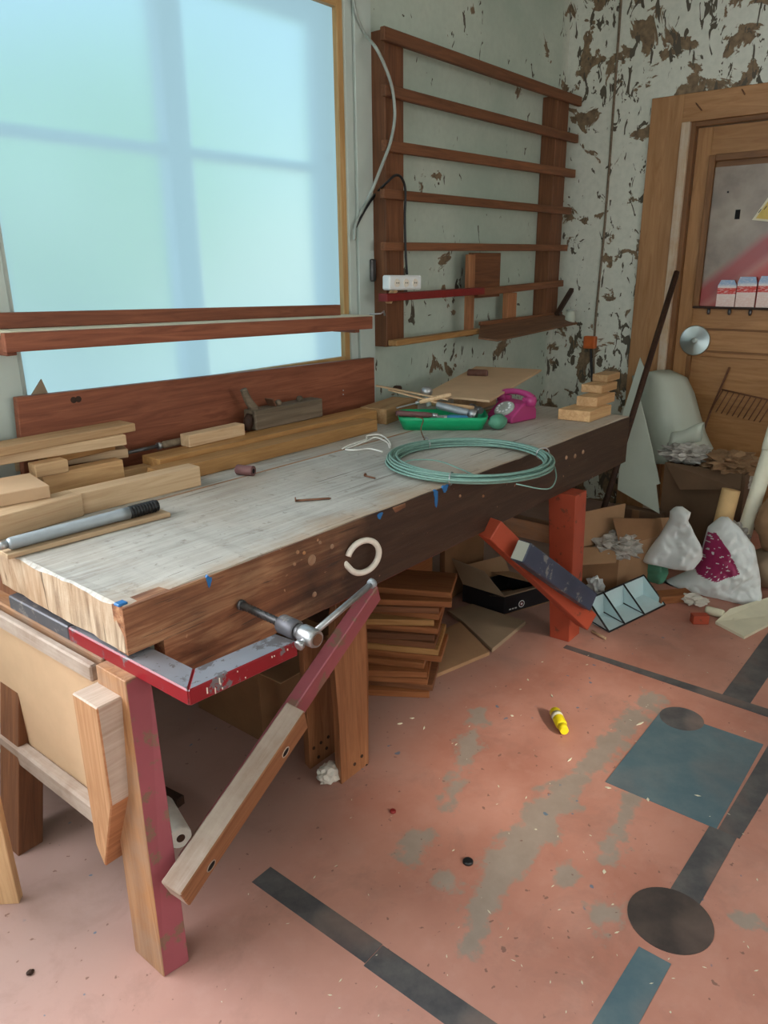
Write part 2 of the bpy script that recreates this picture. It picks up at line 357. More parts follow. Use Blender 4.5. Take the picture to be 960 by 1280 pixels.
# ------------------------------------------------------------------ builders
def obj(name, verts, faces, mat, parent=None, mtx=None, smooth=False, mats=None, fmat=None):
    me = bpy.data.meshes.new(name); me.from_pydata([tuple(v) for v in verts], [], faces); me.update()
    return link(name, me, mat, parent, mtx, smooth, mats, fmat)
def link(name, me, mat, parent=None, mtx=None, smooth=False, mats=None, fmat=None):
    for mm in (mats or [mat]): me.materials.append(M[mm])
    if fmat:
        for p in me.polygons: p.material_index = fmat(p)
    if smooth: me.shade_smooth()
    o = bpy.data.objects.new(name, me); C.objects.link(o)
    if mtx is not None: o.matrix_world = mtx
    if parent is not None: attach(o, parent)
    return o
def attach(o, parent):
    o.parent = parent; o.matrix_parent_inverse = wm(parent).inverted()
def wm(o):
    return o['_m'] if False else (Matrix.LocRotScale(o.location, o.rotation_euler.to_quaternion(), o.scale) if o.parent is None else wm(o.parent) @ o.matrix_parent_inverse @ Matrix.LocRotScale(o.location, o.rotation_euler.to_quaternion(), o.scale))
def tag(o, label, cat, group=None):
    o['label'] = label; o['category'] = cat
    if group: o['group'] = group
    return o
def thing(name, label, cat, loc=(0,0,0), group=None):
    o = bpy.data.objects.new(name, None); C.objects.link(o); o.location = loc; o.empty_display_size = .05
    return tag(o, label, cat, group)
def struct(o): o['kind'] = 'structure'; return o
def bmobj(name, bm, mat, parent=None, mtx=None, smooth=False, mats=None, fmat=None):
    me = bpy.data.meshes.new(name); bm.to_mesh(me); bm.free(); return link(name, me, mat, parent, mtx, smooth, mats, fmat)
def boxbm(L, W, Hh, bev=.002):
    bm = bmesh.new(); bmesh.ops.create_cube(bm, size=1)
    bmesh.ops.scale(bm, vec=(L, W, Hh), verts=bm.verts)
    if bev: bmesh.ops.bevel(bm, geom=bm.edges[:], offset=min(bev, L/3, W/3, Hh/3), segments=1, affect='EDGES', profile=.5)
    return bm
def frame(A, B, upv=V((0,0,1))):
    d = (B-A).normalized(); s = V(upv).cross(d).normalized(); u = d.cross(s); return d, s, u
def mat4(d, s, u, c): return Matrix(((d.x,s.x,u.x,c.x),(d.y,s.y,u.y,c.y),(d.z,s.z,u.z,c.z),(0,0,0,1)))
def slab(name, A, B, w, h, mat, parent=None, bev=.002, upv=(0,0,1), mats=None, fmat=None):
    """board whose front bottom edge runs A-B; w = depth to the left of A-B, h = height"""
    A, B = V(A), V(B); d, s, u = frame(A, B, V(upv)); c = (A+B)/2+s*(w/2)+u*(h/2)
    return bmobj(name, boxbm((B-A).length, w, h, bev), mat, parent, mat4(d,s,u,c), False, mats, fmat)
def beam(name, A, B, w, h, mat, parent=None, bev=.002, upv=(0,0,1), mats=None, fmat=None):
    A, B = V(A), V(B); d, s, u = frame(A, B, V(upv))
    return bmobj(name, boxbm((B-A).length, w, h, bev), mat, parent, mat4(d,s,u,(A+B)/2), False, mats, fmat)
def bx(name, x0, x1, y0, y1, z0, z1, mat, parent=None, bev=.002, mats=None, fmat=None):
    """axis-parallel board; the longest side becomes local X so that the grain follows it"""
    dims = [x1-x0, y1-y0, z1-z0]; c = V(((x0+x1)/2, (y0+y1)/2, (z0+z1)/2)); i = dims.index(max(dims))
    ax = [V((1,0,0)), V((0,1,0)), V((0,0,1))]; d = ax[i]; s = ax[(i+1)%3]; u = ax[(i+2)%3]
    return bmobj(name, boxbm(dims[i], dims[(i+1)%3], dims[(i+2)%3], bev), mat, parent, mat4(d,s,u,c), False, mats, fmat)
def prism(name, poly, ext, mat, parent=None, bev=0.0, mats=None, fmat=None, smooth=False):
    """polygon of 3-D points pushed out by the vector ext; origin at its middle"""
    P = [V(p) for p in poly]; ext = V(ext); c = sum(P, V())/len(P)+ext/2; n = len(P)
    vs = [p-c for p in P]+[p+ext-c for p in P]
    nrm = sum(((P[i]-P[0]).cross(P[(i+1)%n]-P[0]) for i in range(1, n)), V())
    fs = [list(range(n)), list(range(2*n-1, n-1, -1))]+[[i, i+n, (i+1)%n+n, (i+1)%n] for i in range(n)]
    bm = bmesh.new(); bv = [bm.verts.new(v) for v in vs]; [bm.faces.new([bv[i] for i in f]) for f in fs]
    bmesh.ops.recalc_face_normals(bm, faces=bm.faces)
    if bev: bmesh.ops.bevel(bm, geom=bm.edges[:], offset=bev, segments=1, affect='EDGES')
    return bmobj(name, bm, mat, parent, Matrix.Translation(c), smooth, mats, fmat)
def hexa(name, bot, top, mat, parent=None, mats=None, fmat=None):
    P = [V(p) for p in bot]+[V(p) for p in top]; c = sum(P, V())/8
    bm = bmesh.new(); bv = [bm.verts.new(p-c) for p in P]
    for f in ((0,1,2,3),(7,6,5,4),(0,4,5,1),(1,5,6,2),(2,6,7,3),(3,7,4,0)): bm.faces.new([bv[i] for i in f])
    bmesh.ops.recalc_face_normals(bm, faces=bm.faces)
    bmesh.ops.bevel(bm, geom=bm.edges[:], offset=.002, segments=1, affect='EDGES')
    # local axes with X up the leg so the grain runs along it
    up_ = (sum(P[4:], V())-sum(P[:4], V())).normalized(); s = V((0,1,0)).cross(up_).normalized(); u = up_.cross(s)
    R = mat4(up_, s, u, V())
    bm.transform(R.inverted()); return bmobj(name, bm, mat, parent, Matrix.Translation(c) @ R, False, mats, fmat)
def smooth_path(pts, n=6):
    P = [V(p) for p in pts]; out = []
    for i in range(len(P)-1):
        a, b, c, d = P[max(i-1,0)], P[i], P[i+1], P[min(i+2,len(P)-1)]
        for j in range(n):
            t = j/n; out.append(.5*((2*b)+(c-a)*t+(2*a-5*b+4*c-d)*t*t+(3*b-a-3*c+d)*t**3))
    out.append(P[-1]); return out
def tubebm(pts, r, seg=8, closed=False, bm=None, caps=True):
    bm = bm or bmesh.new(); P = [V(p) for p in pts]; n = len(P); rings = []; prev = None
    for i, p in enumerate(P):
        t = (P[(i+1)%n]-P[i-1]) if closed else (P[min(i+1,n-1)]-P[max(i-1,0)])
        t.normalize()
        if prev is None: a = t.orthogonal().normalized()
        else: a = (prev-t*prev.dot(t)).normalized()
        prev = a; b = t.cross(a); rr = r(i/(n-1)) if callable(r) else r
        rings.append([bm.verts.new(p+(a*math.cos(2*math.pi*k/seg)+b*math.sin(2*math.pi*k/seg))*rr) for k in range(seg)])
    m = n if closed else n-1
    for i in range(m):
        A, B = rings[i], rings[(i+1)%n]
        for k in range(seg): bm.faces.new([A[k], A[(k+1)%seg], B[(k+1)%seg], B[k]])
    if not closed and caps: bm.faces.new(rings[0][::-1]); bm.faces.new(rings[-1])
    return bm
def tube(name, pts, r, mat, parent=None, seg=8, closed=False):
    P = [V(p) for p in pts]; c = sum(P, V())/len(P)
    return bmobj(name, tubebm([p-c for p in P], r, seg, closed), mat, parent, Matrix.Translation(c), True)
def lathe(name, prof, A, B, mat, parent=None, seg=20):
    """profile of (distance along A-B as a fraction, radius)"""
    A, B = V(A), V(B); L = (B-A).length; d = (B-A).normalized(); a = d.orthogonal().normalized(); b = d.cross(a)
    bm = bmesh.new(); rings = []
    for t, r in prof: rings.append([bm.verts.new(V((math.cos(2*math.pi*k/seg)*r, math.sin(2*math.pi*k/seg)*r, t*L))) for k in range(seg)])
    for R1, R2 in zip(rings, rings[1:]):
        for k in range(seg): bm.faces.new([R1[k], R1[(k+1)%seg], R2[(k+1)%seg], R2[k]])
    bm.faces.new(rings[0][::-1]); bm.faces.new(rings[-1])
    o = bmobj(name, bm, mat, parent, mat4(a, b, d, A), False)
    for p in o.data.polygons: p.use_smooth = len(p.vertices) == 4 and abs(p.normal.z) < .9
    return o
def blob(name, c, r, mat, parent=None, seed=0, amp=.25, freq=3.0, sub=3, flat=None, power=1.0):
    """crumpled bag or paper: a ball pushed in and out, with a flat underside"""
    bm = bmesh.new(); bmesh.ops.create_icosphere(bm, subdivisions=sub, radius=1); r = V(r)
    for v in bm.verts:
        n = v.co.normalized(); q = n*freq+V((seed*7.1, seed*3.3, seed*1.7))
        k = 1+amp*noise.noise(q)+amp*.55*(abs(noise.noise(q*2.3))-.25)+amp*.3*noise.noise(q*5.1)
        v.co = V((n.x*r.x, n.y*r.y, n.z*r.z))*k
        if flat is not None and v.co.z < -flat: v.co.z = -flat-(v.co.z+flat)*.02
    return bmobj(name, bm, mat, parent, Matrix.Translation(V(c)), amp < .3)
def sheet(name, rows, thick, mat, parent=None, nrm=None, smooth=True):
    """bent sheet: rows of 3-D points, given real thickness"""
    nr, nc = len(rows), len(rows[0]); P = [[V(p) for p in r] for r in rows]; c = sum((p for r in P for p in r), V())/(nr*nc)
    vs, fs = [], []
    N = []
    for i in range(nr):
        for j in range(nc):
            du = P[i][min(j+1,nc-1)]-P[i][max(j-1,0)]; dv = P[min(i+1,nr-1)][j]-P[max(i-1,0)][j]
            n = du.cross(dv); n = n.normalized() if n.length > 1e-9 else V((0,0,1)); N.append(n)
    flat = [p for r in P for p in r]; n0 = len(flat)
    vs = [p-c for p in flat]+[p-c+n*thick for p, n in zip(flat, N)]
    for i in range(nr-1):
        for j in range(nc-1):
            a, b, d, e = i*nc+j, i*nc+j+1, (i+1)*nc+j+1, (i+1)*nc+j
            fs.append([a, e, d, b]); fs.append([a+n0, b+n0, d+n0, e+n0])
    edge = [i for i in range(nc)]+[i*nc+nc-1 for i in range(1, nr)]+[(nr-1)*nc+j for j in range(nc-2, -1, -1)]+[i*nc for i in range(nr-2, 0, -1)]
    for a, b in zip(edge, edge[1:]+edge[:1]): fs.append([a, b, b+n0, a+n0])
    o = obj(name, vs, fs, mat, parent, Matrix.Translation(c), smooth); return o

# ------------------------------------------------------------------ the room
XL, YF = -2.2, -2.6
f = struct(bmobj('floor', boxbm(XD-XL+.3, YW-YF+.3, .1, 0), 'floor', None, Matrix.Translation((0,0,0)), fmat=None))
f.data.transform(Matrix.Translation(((XD+XL)/2, (YW+YF)/2, -.05)))
# window opening
WX0, WX1, WZ0, WZ1 = 1.085, 2.60, 1.08, 2.50
def boxes(name, lst, mat, kind=True):
    bm = bmesh.new()
    for x0,x1,y0,y1,z0,z1 in lst:
        r = bmesh.ops.create_cube(bm, size=1); bmesh.ops.scale(bm, vec=(x1-x0,y1-y0,z1-z0), verts=r['verts'])
        bmesh.ops.translate(bm, vec=((x0+x1)/2,(y0+y1)/2,(z0+z1)/2), verts=r['verts'])
    o = bmobj(name, bm, mat)
    return struct(o) if kind else o
T = .16
BW = (-1.9, .55, 1.05, 2.5)          # neighbouring window of the same wall, added out of view for brightness
boxes('wall_back', [(XL-T,BW[0],YW,YW+T,0,CEIL),(BW[1],WX0,YW,YW+T,0,CEIL),(BW[0],BW[1],YW,YW+T,0,BW[2]),(BW[0],BW[1],YW,YW+T,BW[3],CEIL),(WX1,XD+T,YW,YW+T,0,CEIL),(WX0,WX1,YW,YW+T,0,WZ0),(WX0,WX1,YW,YW+T,WZ1,CEIL)], 'wall')
DY0, DY1, DZ = .62, 1.66, 2.24       # door opening in the door wall
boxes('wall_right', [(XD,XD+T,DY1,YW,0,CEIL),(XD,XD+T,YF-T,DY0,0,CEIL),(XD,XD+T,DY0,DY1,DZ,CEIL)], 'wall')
FW = (0.2, 2.8, .95, 2.35)           # large window added unseen behind the viewer to light the room
boxes('wall_front', [(XL-T,FW[0],YF-T,YF,0,CEIL),(FW[1],XD,YF-T,YF,0,CEIL),(FW[0],FW[1],YF-T,YF,0,FW[2]),(FW[0],FW[1],YF-T,YF,FW[3],CEIL)], 'plaster')
LW = (-1.6, 0.9, .95, 2.35)  # side window added out of view as fill light
boxes('wall_left', [(XL-T,XL,YF,LW[0],0,CEIL),(XL-T,XL,LW[1],YW,0,CEIL),(XL-T,XL,LW[0],LW[1],0,LW[2]),(XL-T,XL,LW[0],LW[1],LW[3],CEIL)], 'plaster')
boxes('ceiling', [(XL-T,XD+T,YF-T,YW+T,CEIL,CEIL+.1)], 'plaster')
# --- window over the bench
wnd = thing('window_1', 'large window over the workbench covered with milky plastic film', 'window'); wnd['kind'] = 'structure'; wnd.location = (1.85, YW, WZ0)
bx('film', WX0+.004, WX1-.004, YW+.022, YW+.026, WZ0+.004, WZ1-.004, 'film', wnd, 0)
for n_, a in (('bead', (WX1-.034, WX1, YW-.006, YW+.02, WZ0, WZ1)), ('bead', (WX0+.02, WX1-.034, YW-.006, YW+.02, WZ1-.03, WZ1)), ('bead_', (WX0, WX0+.02, YW-.006, YW+.02, WZ0, WZ1)), ('bead', (WX0+.02, WX1-.034, YW-.006, YW+.02, WZ0, WZ0+.03))):
    bx(n_.strip('_'), *a, 'winwood' if n_ != 'bead_' else 'winpaint', wnd)
bx('casing', WX1, WX1+.045, YW-.016, YW, WZ0-.05, CEIL, 'winpaint', wnd); bx('casing', WX1+.05, WX1+.155, YW-.026, YW, .5, CEIL, 'winpaint', wnd)
bx('casing', WX0-.16, WX0, YW-.022, YW, .5, CEIL, 'winpaint', wnd)
sx = YY(222, 250, YW+.13).x
sash = bx('mullion', sx-.055, sx+.045, YW+.08, YW+.15, WZ0, WZ1, 'sash', wnd)
bz = YY(222, 190, YW+.12).z
bx('glazing_bar', WX0, sx-.055, YW+.10, YW+.135, bz-.018, bz+.018, 'sash', wnd); bx('glazing_bar', sx+.045, WX1, YW+.10, YW+.135, bz-.018, bz+.018, 'sash', wnd)
bx('outer_stile', WX1-.075, WX1, YW+.09, YW+.14, WZ0, WZ1, 'sash', wnd); bx('outer_stile', WX0, WX0+.07, YW+.09, YW+.14, WZ0, WZ1, 'sash', wnd)
bx('outer_rail', WX0+.07, WX1-.075, YW+.09, YW+.14, WZ1-.08, WZ1, 'sash', wnd)
# --- unseen windows added to brighten the room
def added_window(name, label, along, lo, hi, z0, z1, pos, mat, vent=None):
    t = thing(name, label, 'window'); t['kind'] = 'structure'
    def b(n_, a0, a1, zz0, zz1, d0, d1, m_):
        if along == 'x': bx(n_, a0, a1, pos+d0, pos+d1, zz0, zz1, m_, t, 0)
        else: bx(n_, pos+d0, pos+d1, a0, a1, zz0, zz1, m_, t, 0)
    if vent:  # opening shaped to throw the sun patch onto the floor
        b('pane', lo, hi, z0, vent[2], -.06, -.05, mat); b('pane', lo, vent[0], vent[2], z1, -.06, -.05, mat); b('pane', vent[1], hi, vent[2], z1, -.06, -.05, mat)
        b('frame', vent[0], vent[1], vent[2]-.04, vent[2], -.05, .02, 'winpaint')
    else: b('pane', lo, hi, z0, z1, -.06, -.05, mat)
    b('frame', lo, hi, z0, z0+.05, -.05, .02, 'winpaint'); b('frame', lo, hi, z1-.05, z1, -.05, .02, 'winpaint')
    for q in (lo, (lo+hi)/2-.03, hi-.06): b('frame', q, q+.06, z0+.05, z1-.05, -.05, .02, 'winpaint')
added_window('added_window_2', 'wide bright window added unseen behind the viewer, vent shaped for the sun patch', 'x', FW[0], FW[1], FW[2], FW[3], YF, 'lit_front', (.62,1.85,1.95))
wb4 = thing('added_window_4', 'bright window added out of view in the same wall as the filmed one', 'window'); wb4['kind'] = 'structure'; wb4.location = ((BW[0]+BW[1])/2, YW, BW[2])
bx('pane', BW[0], BW[1], YW+.06, YW+.07, BW[2], BW[3], 'lit_back', wb4, 0)
for q in (BW[0], (BW[0]+BW[1])/2-.03, BW[1]-.06): bx('frame', q, q+.06, YW-.02, YW+.06, BW[2], BW[3], 'winpaint', wb4)
added_window('added_window_3', 'side window added unseen at the end of the room for fill light', 'y', LW[0], LW[1], LW[2], LW[3], XL, 'lit_left')

# --- floor markings (paint on the floor, a hair thick)
def mark(name, pts, mat, z=.0012):
    o = prism(name, [V((x, y, 0)) for x, y in pts], (0,0,z), mat); attach(o, f); return o
mark('painted_line', [(.975,1.24),(1.04,1.24),(1.038,.86),(.975,.86)], 'mark')
mark('painted_line', [(.968,.858),(1.036,.858),(1.036,.40),(.968,.40)], 'mark')
mark('painted_line', [(2.60,1.17),(2.632,1.17),(2.632,.12),(2.57,.12)], 'mark')
mark('painted_line', [(2.632,.555),(3.6,.54),(3.6,.44),(2.632,.46)], 'mark')
mark('painted_line', [(1.10,.40),(1.10,.325),(1.40,.318),(1.40,.392)], 'mark_blue')
mark('painted_line', [(1.56,.322),(1.56,.395),(1.905,.385),(1.905,.312)], 'mark')
mark('painted_line', [(1.905,.305),(1.905,.362),(2.57,.345),(2.57,.27)], 'mark')
mark('painted_rectangle', [(1.905,.366),(1.905,.690),(2.40,.692),(2.40,.362)], 'mark_blue', .0016)
mark('painted_disc', [(1.52+.098*math.cos(a*math.pi/24), .362+.098*math.sin(a*math.pi/24)) for a in range(48)], 'mark_brown', .002)
mark('painted_disc', [(2.385+.072*math.cos(a*math.pi/24), .62+.072*math.sin(a*math.pi/24)) for a in range(48)], 'mark', .0019)

# ------------------------------------------------------------------ door
dr = thing('door_1', 'panelled pine door in a wide wooden casing with a poster', 'door', (XD, 1.2, 0)); dr['kind'] = 'structure'
CY = XX(817,124,XD).y; CZ = XX(817,124,XD).z
IY = XX(848,300,XD-.02).y
bx('casing', XD-.022, XD, IY+.045, CY, 0, CZ, 'casing', dr); bx('casing', XD-.03, XD, IY, IY+.045, 0, CZ-.14, 'casingpale', dr)
bx('casing', XD-.022, XD, .40, IY+.045, CZ-.14, CZ, 'casing', dr)
bx('jamb', XD-.005, XD+.10, IY-.025, IY+.02, 0, CZ-.14, 'doorwood_d', dr); bx('jamb', XD-.005, XD+.10, .55, IY-.025, CZ-.165, CZ-.14, 'doorwood_d', dr)
DX = XD+.035
LY1, LZ1 = IY-.027, CZ-.168          # door leaf
def leaf(n_, y0, y1, z0, z1, m_='doorwood', d=0): bx(n_, DX-d, DX+.04, y0, y1, z0, z1, m_, dr)
PY1 = XX(882,250,DX).y; PZ1 = XX(884,195,DX).z; PZ0 = XX(868,385,DX).z
M1 = XX(900,412,DX).z; M2 = XX(900,440,DX).z; M3 = XX(900,530,DX).z
leaf('stile', PY1, LY1, 0.0145, LZ1); leaf('rail', .6, PY1, PZ1, LZ1); leaf('rail', .6, PY1, M2-.03, PZ0)
leaf('bottom_rail', .6, PY1, .0145, .28)
leaf('panel', .6, PY1, .28, M2-.03, 'doorwood', -.015)
for z_ in (M1, M2): bx('moulding', DX-.006, DX, .6, PY1-.02, z_-.006, z_+.006, 'doorwood_d', dr)
bx('moulding', DX-.012, DX+.005, PY1-.03, PY1+.004, PZ0, PZ1, 'doorwood_d', dr); bx('moulding', DX-.012, DX+.005, .6, PY1-.03, PZ1-.03, PZ1+.004, 'doorwood_d', dr)
bx('moulding', DX-.006, DX+.02, PY1-.02, PY1+.004, .28, M2-.03, 'doorwood_d', dr)
leaf('panel', .6, PY1, PZ0, PZ1, 'doorwood_d', -.02)
po = bmobj('poster', boxbm(.62, PZ1-PZ0-.07, .004, 0), 'poster', None, mat4(V((0,-1,0)), V((0,0,1)), V((-1,0,0)), V((DX+.012, PY1-.03-.31, (PZ0+PZ1)/2-.025))))
tag(po, 'grimy grey poster with a red swash on the upper door panel', 'poster')
ve = XX(922,268,DX+.008); bx('vent_slot', ve.x-.004, ve.x+.001, ve.y-.012, ve.y+.012, ve.z-.024, ve.z+.024, 'black_hole', po, 0)
sc_ = XX(910,240,DX+.008); bx('screw_hole', sc_.x-.003, sc_.x+.001, sc_.y-.004, sc_.y+.004, sc_.z-.005, sc_.z+.004, 'black_hole', po, 0)
# yellow warning triangle
tri = [XX(940,275,DX+.006), XX(1010,282,DX+.006), XX(978,222,DX+.006)]
tg = prism('warning_sign', tri, (-.003,0,0), 'paper'); tag(tg, 'pale yellow triangular warning sticker on the door poster', 'sign')
c3 = sum(tri, V())/3
prism('sign_border', [c3+(p-c3)*.86+V((-.0032,0,0)) for p in tri], (-.0006,0,0), 'sign', tg)
for q in ((948,266),(955,262),(962,264)):
    a = XX(q[0], q[1], DX+.002); beam('printed_mark', a, a+V((0,-.012,.018)), .001, .004, 'black', tg, 0)
# ledge with three cards
lz = XX(900,383,DX).z
lg = thing('card_ledge', 'dark narrow ledge under the poster on the door', 'ledge', (DX, 1.1, lz))
bx('shelf_strip', DX-.035, DX+.0, .62, XX(866,383,DX-.03).y, lz-.012, lz, 'darkwood', lg)
for px_ in (886,912,938):
    a = XX(px_, 394, DX); lathe('hook', [(0,.008),(.6,.010),(1,.006)], (a.x-.012, a.y, lz-.012), (a.x-.012, a.y, lz-.045), 'steel_dark', lg, 10)
for i, (px0, px1, py0, lab) in enumerate(((894,918,350,'short red and white card with torn top on the door ledge'),(918,943,346,'tall red and white card with pale blue top on the door ledge'),(944,969,345,'red and white card beside the frame edge on the door ledge'))):
    a = XX(px0,382,DX-.018); b = XX(px1,382,DX-.018); t_ = XX((px0+px1)/2, py0, DX-.018).z
    hh = t_-lz; wd = (a.y-b.y)*.95; yc = (a.y+b.y)/2; k = .2 if i else .3
    P = [(wd/2,0),(wd/2,hh*.8),(wd/2*(1-k),hh),(-wd/2*(1-k),hh),(-wd/2,hh*.8),(-wd/2,0)]
    o = prism('printed_card', [V((DX-.02, yc+p, lz+q)) for p, q in P], (.01,0,0), 'card_red'); tag(o, lab, 'card', 'cards on the door ledge')
# round steel plate
a = XX(867,426,DX-.03); R_ = (XX(848,425,DX-.03).y-XX(886,425,DX-.03).y)/2
d_ = lathe('steel_disc', [(0,R_),(.3,R_),(.45,R_*.96),(.5,R_*.2),(.9,R_*.2),(1,R_*.12)], (DX-.002,a.y,a.z), (DX-.03,a.y,a.z), 'disc', None, 48)
tag(d_, 'round spun steel disc on the door lock rail', 'door plate')
# nails in the casing
for i, (q0, q1) in enumerate((((866,124),(877,138)),((925,108),(931,118)))):
    A = XX(*q0, XD-.022); B = XX(*q1, XD-.034); o = tube('nail', [A+V((.01,0,0)), B], .0035, 'rust', None, 6)
    tag(o, ['bent rusty nail in the corner of the door casing', 'short rusty nail in the top door casing further from the corner'][i], 'nail')
# pencil-like wire rake leaning on the lower door panel
rk = thing('wire_rake', 'thin wire rake leaning on the lower door panel', 'rake', XX(900,560,DX-.03))
tube('handle', [XX(889,512,DX-.03), XX(912,459,DX+.0)], .006, 'rust', rk, 6)
tube('crossbar', [XX(902,487,DX-.02), XX(975,503,DX-.02)], .005, 'rust', rk, 6)
for i in range(10):
    A = XX(904+i*7, 487+i*1.5, DX-.02); tube('tine', [A, A+V((-.004, .055, -.13))], .003, 'rust', rk, 5)
tube('handle', [XX(889,512,DX-.03), XX(872,560,DX-.06)], .006, 'rust', rk, 6)
# seam board and orange socket by the corner
sm = struct(tube('trim_1', smooth_path([XX(779,-40,XD-.004), XX(770,90,XD-.004), XX(756,280,XD-.004), XX(744,405,XD-.004), XX(742,470,XD-.004)]), .007, 'greywood', None, 6))
a = XX(737,428,XD-.03)
ob = thing('orange_outlet', 'small orange outlet with a black cord on the peeling wall', 'outlet', a)
bx('outlet_box', XD-.045, XD, a.y-.038, a.y+.038, a.z-.038, a.z+.038, 'orange', ob, .006); bx('outlet_lid', XD-.052, XD-.045, a.y-.026, a.y+.026, a.z-.026, a.z+.026, 'orange', ob, .003)
tube('cord', smooth_path([V((XD-.02,a.y-.005,a.z-.03)), XX(739,455,XD-.02), XX(740,480,XD-.03), XX(738,530,XD-.02)]), .008, 'black', ob, 6)

# ------------------------------------------------------------------ workbench
wb = thing('workbench', 'long heavy carpenter workbench with worn grey top and red painted legs', 'workbench', (2,1.6,0))
FA, FB = V((.74,1.284,ZB-.11)), V((3.268,1.236,ZB-.11))
bd = (FB-FA).normalized(); bs = V((0,0,1)).cross(bd)
def topmat(p):
    n = p.normal
    return 0 if n.z > .3 else (2 if abs(n.x) > .6 else 1)
top = slab('worktop', FA, FB, .575, .11, 'benchtop', wb, .005, mats=['benchtop','benchfront','endgrain'], fmat=topmat)
# roughen the edges of the top a little
bm = bmesh.new(); bm.from_mesh(top.data)
bmesh.ops.subdivide_edges(bm, edges=[e for e in bm.edges if e.calc_length() > 1.5], cuts=60, use_grid_fill=True)
bmesh.ops.subdivide_edges(bm, edges=[e for e in bm.edges if .3 < e.calc_length() < 1.5 and abs((e.verts[0].co-e.verts[1].co).normalized().y) > .9 and e.verts[0].co.x < -1.25], cuts=16, use_grid_fill=False)
for v in bm.verts:
    if v.co.z > .04 and v.co.y < -.27: v.co.z -= .006*abs(noise.noise(v.co*9)); v.co.y += .006*noise.noise(v.co*7+V((3,0,0)))
    if v.co.x < -1.255: v.co.x += .010*noise.noise(v.co*16); v.co.z -= .006*abs(noise.noise(v.co*11)) if v.co.z > 0 else 0
bm.to_mesh(top.data); bm.free()
ap = [FA+V((0,0,.106)), FB+V((0,0,.106)), FB+V((0,0,-.10)), FA+bd*.085+V((0,0,-.11)), FA+bd*.085+V((0,0,.001)), FA+V((0,0,.001))]
prism('front_apron', [p-bs*.0025 for p in ap], bs*.04, 'benchfront', wb)
tube('edge_strip', [FA+bd*.6+bs*.03+V((0,0,-.118)), FB+bs*.03+V((0,0,-.108))], .011, 'benchred', wb, 4)
bk = slab('rear_board', FA+bs*.578+V((.02,0,.08)), FB+bs*.578+V((0,0,.08)), .385, .03, 'benchtop', wb, .003, mats=['benchtop','benchraw'], fmat=lambda p: 0 if p.normal.z > .8 else 1)
for q in (.9, 2.0, 3.0): bx('cross_bearer', q, q+.07, 1.36, 2.22, ZB-.19, ZB-.11, 'benchraw', wb)
# dents and bolt heads in the front
def front_pt(px_, py_, off=0.0): p = YY(px_, py_, 1.262); p = YY(px_, py_, FA.y-.0025+(p.x-FA.x)*bd.y/bd.x); return p+V((0,off,0))
for px_, py_, r_ in ((390,700,.017),(415,683,.008),(393,743,.009),(372,690,.006),(380,691,.006),(368,705,.006),(400,678,.006),(575,620,.006),(604,620,.006),(686,578,.010),(708,572,.009),(719,570,.010),(729,565,.010),(682,565,.007)):
    p = front_pt(px_, py_); lathe('plug', [(0,r_),(.7,r_),(1,r_*.6)], p+V((0,.012,0)), p+V((0,-.003,0)), 'benchraw', wb, 14)
rs_ = random.Random(2)
for px_, py_, w_, h_ in ((261,727,.010,.034),(474,645,.018,.020),(545,622,.016,.062),(556,611,.022,.026)):   # runs of blue paint
    p = front_pt(px_, py_); n_ = 14; pl0 = []
    for i in range(n_):
        a = i/n_*2*math.pi; k_ = rs_.uniform(.65,1.1); zz = math.sin(a)*h_/2*k_; pl0.append(p+V((math.cos(a)*w_*k_*(.5+.5*max(0,zz/h_*2+.3)), .004, zz)))
    prism('paint_splash', pl0, (0,-.0056,0), 'blue', wb)
p = Z(148,756,ZB); bx('paint_splash', p.x-.002, p.x+.02, p.y-.004, p.y+.016, ZB-.012, ZB+.001, 'blue', wb, .002)
# near end frame
def legmats(p): return 0
t0 = [YY(160,880,1.262), YY(192,873,1.262)]; dz = ZB-.15-t0[0].z
b0 = [Z(205,1222,0), Z(237,1202,0)]
dl = V((.012,.075,0))
nt0 = t0[0].copy(); nt1 = t0[1].copy(); nt0.z = nt1.z = .700
leg = hexa('leg', [b0[0], b0[1], b0[1]+V((.0,.11,0)), b0[0]+V((0,.11,0))], [nt0, nt1, nt1+V((0,.11,0)), nt0+V((0,.11,0))], 'benchred', wb, mats=['benchraw','benchred'])
for p_ in leg.data.polygons:
    wn_ = leg.matrix_world.to_3x3() @ p_.normal
    p_.material_index = 1 if wn_.y < -.7 else 0
rear = hexa('leg', [V((.645,1.80,0)), V((.715,1.80,0)), V((.715,1.90,0)), V((.645,1.90,0))], [V((.795,1.86,.74)), V((.865,1.86,.74)), V((.865,1.96,.74)), V((.795,1.96,.74))], 'rack', wb)
# end rail, panel and batten below the end of the top
bx('end_rail', .745, .79, 1.40, 2.20, .60, .69, 'benchraw', wb, .004)
bx('end_panel', .735, .752, 1.33, 2.15, .28, .655, 'ply', wb, .002)
bx('end_batten', .715, .7345, 1.40, 2.15, .645, .685, 'braceraw', wb, .004)
bx('end_batten', .70, .735, 1.36, 2.15, .245, .30, 'braceraw', wb, .006)
# cleat with a pointed foot on the end panel
y1, y2 = XX(121,886,.655).y, XX(91,876,.655).y; ztp = XX(121,886,.655).z; z1 = XX(143,1010,.655).z; zbt = XX(138,1082,.665).z
yb = y1+(y2-y1)*.72
cl = prism('cleat', [V((.655,y1,ztp)), V((.655,y1,z1)), V((.655,yb,zbt)), V((.655,y2,zbt+.05)), V((.655,y2,ztp))], (.08,0,0), 'benchraw', wb, .003, mats=['cleatwood','braceraw','bracewood'], fmat=lambda p: 1 if (p.normal.z > .7 or p.normal.y < -.95) else (2 if p.normal.y < -.5 else 0))
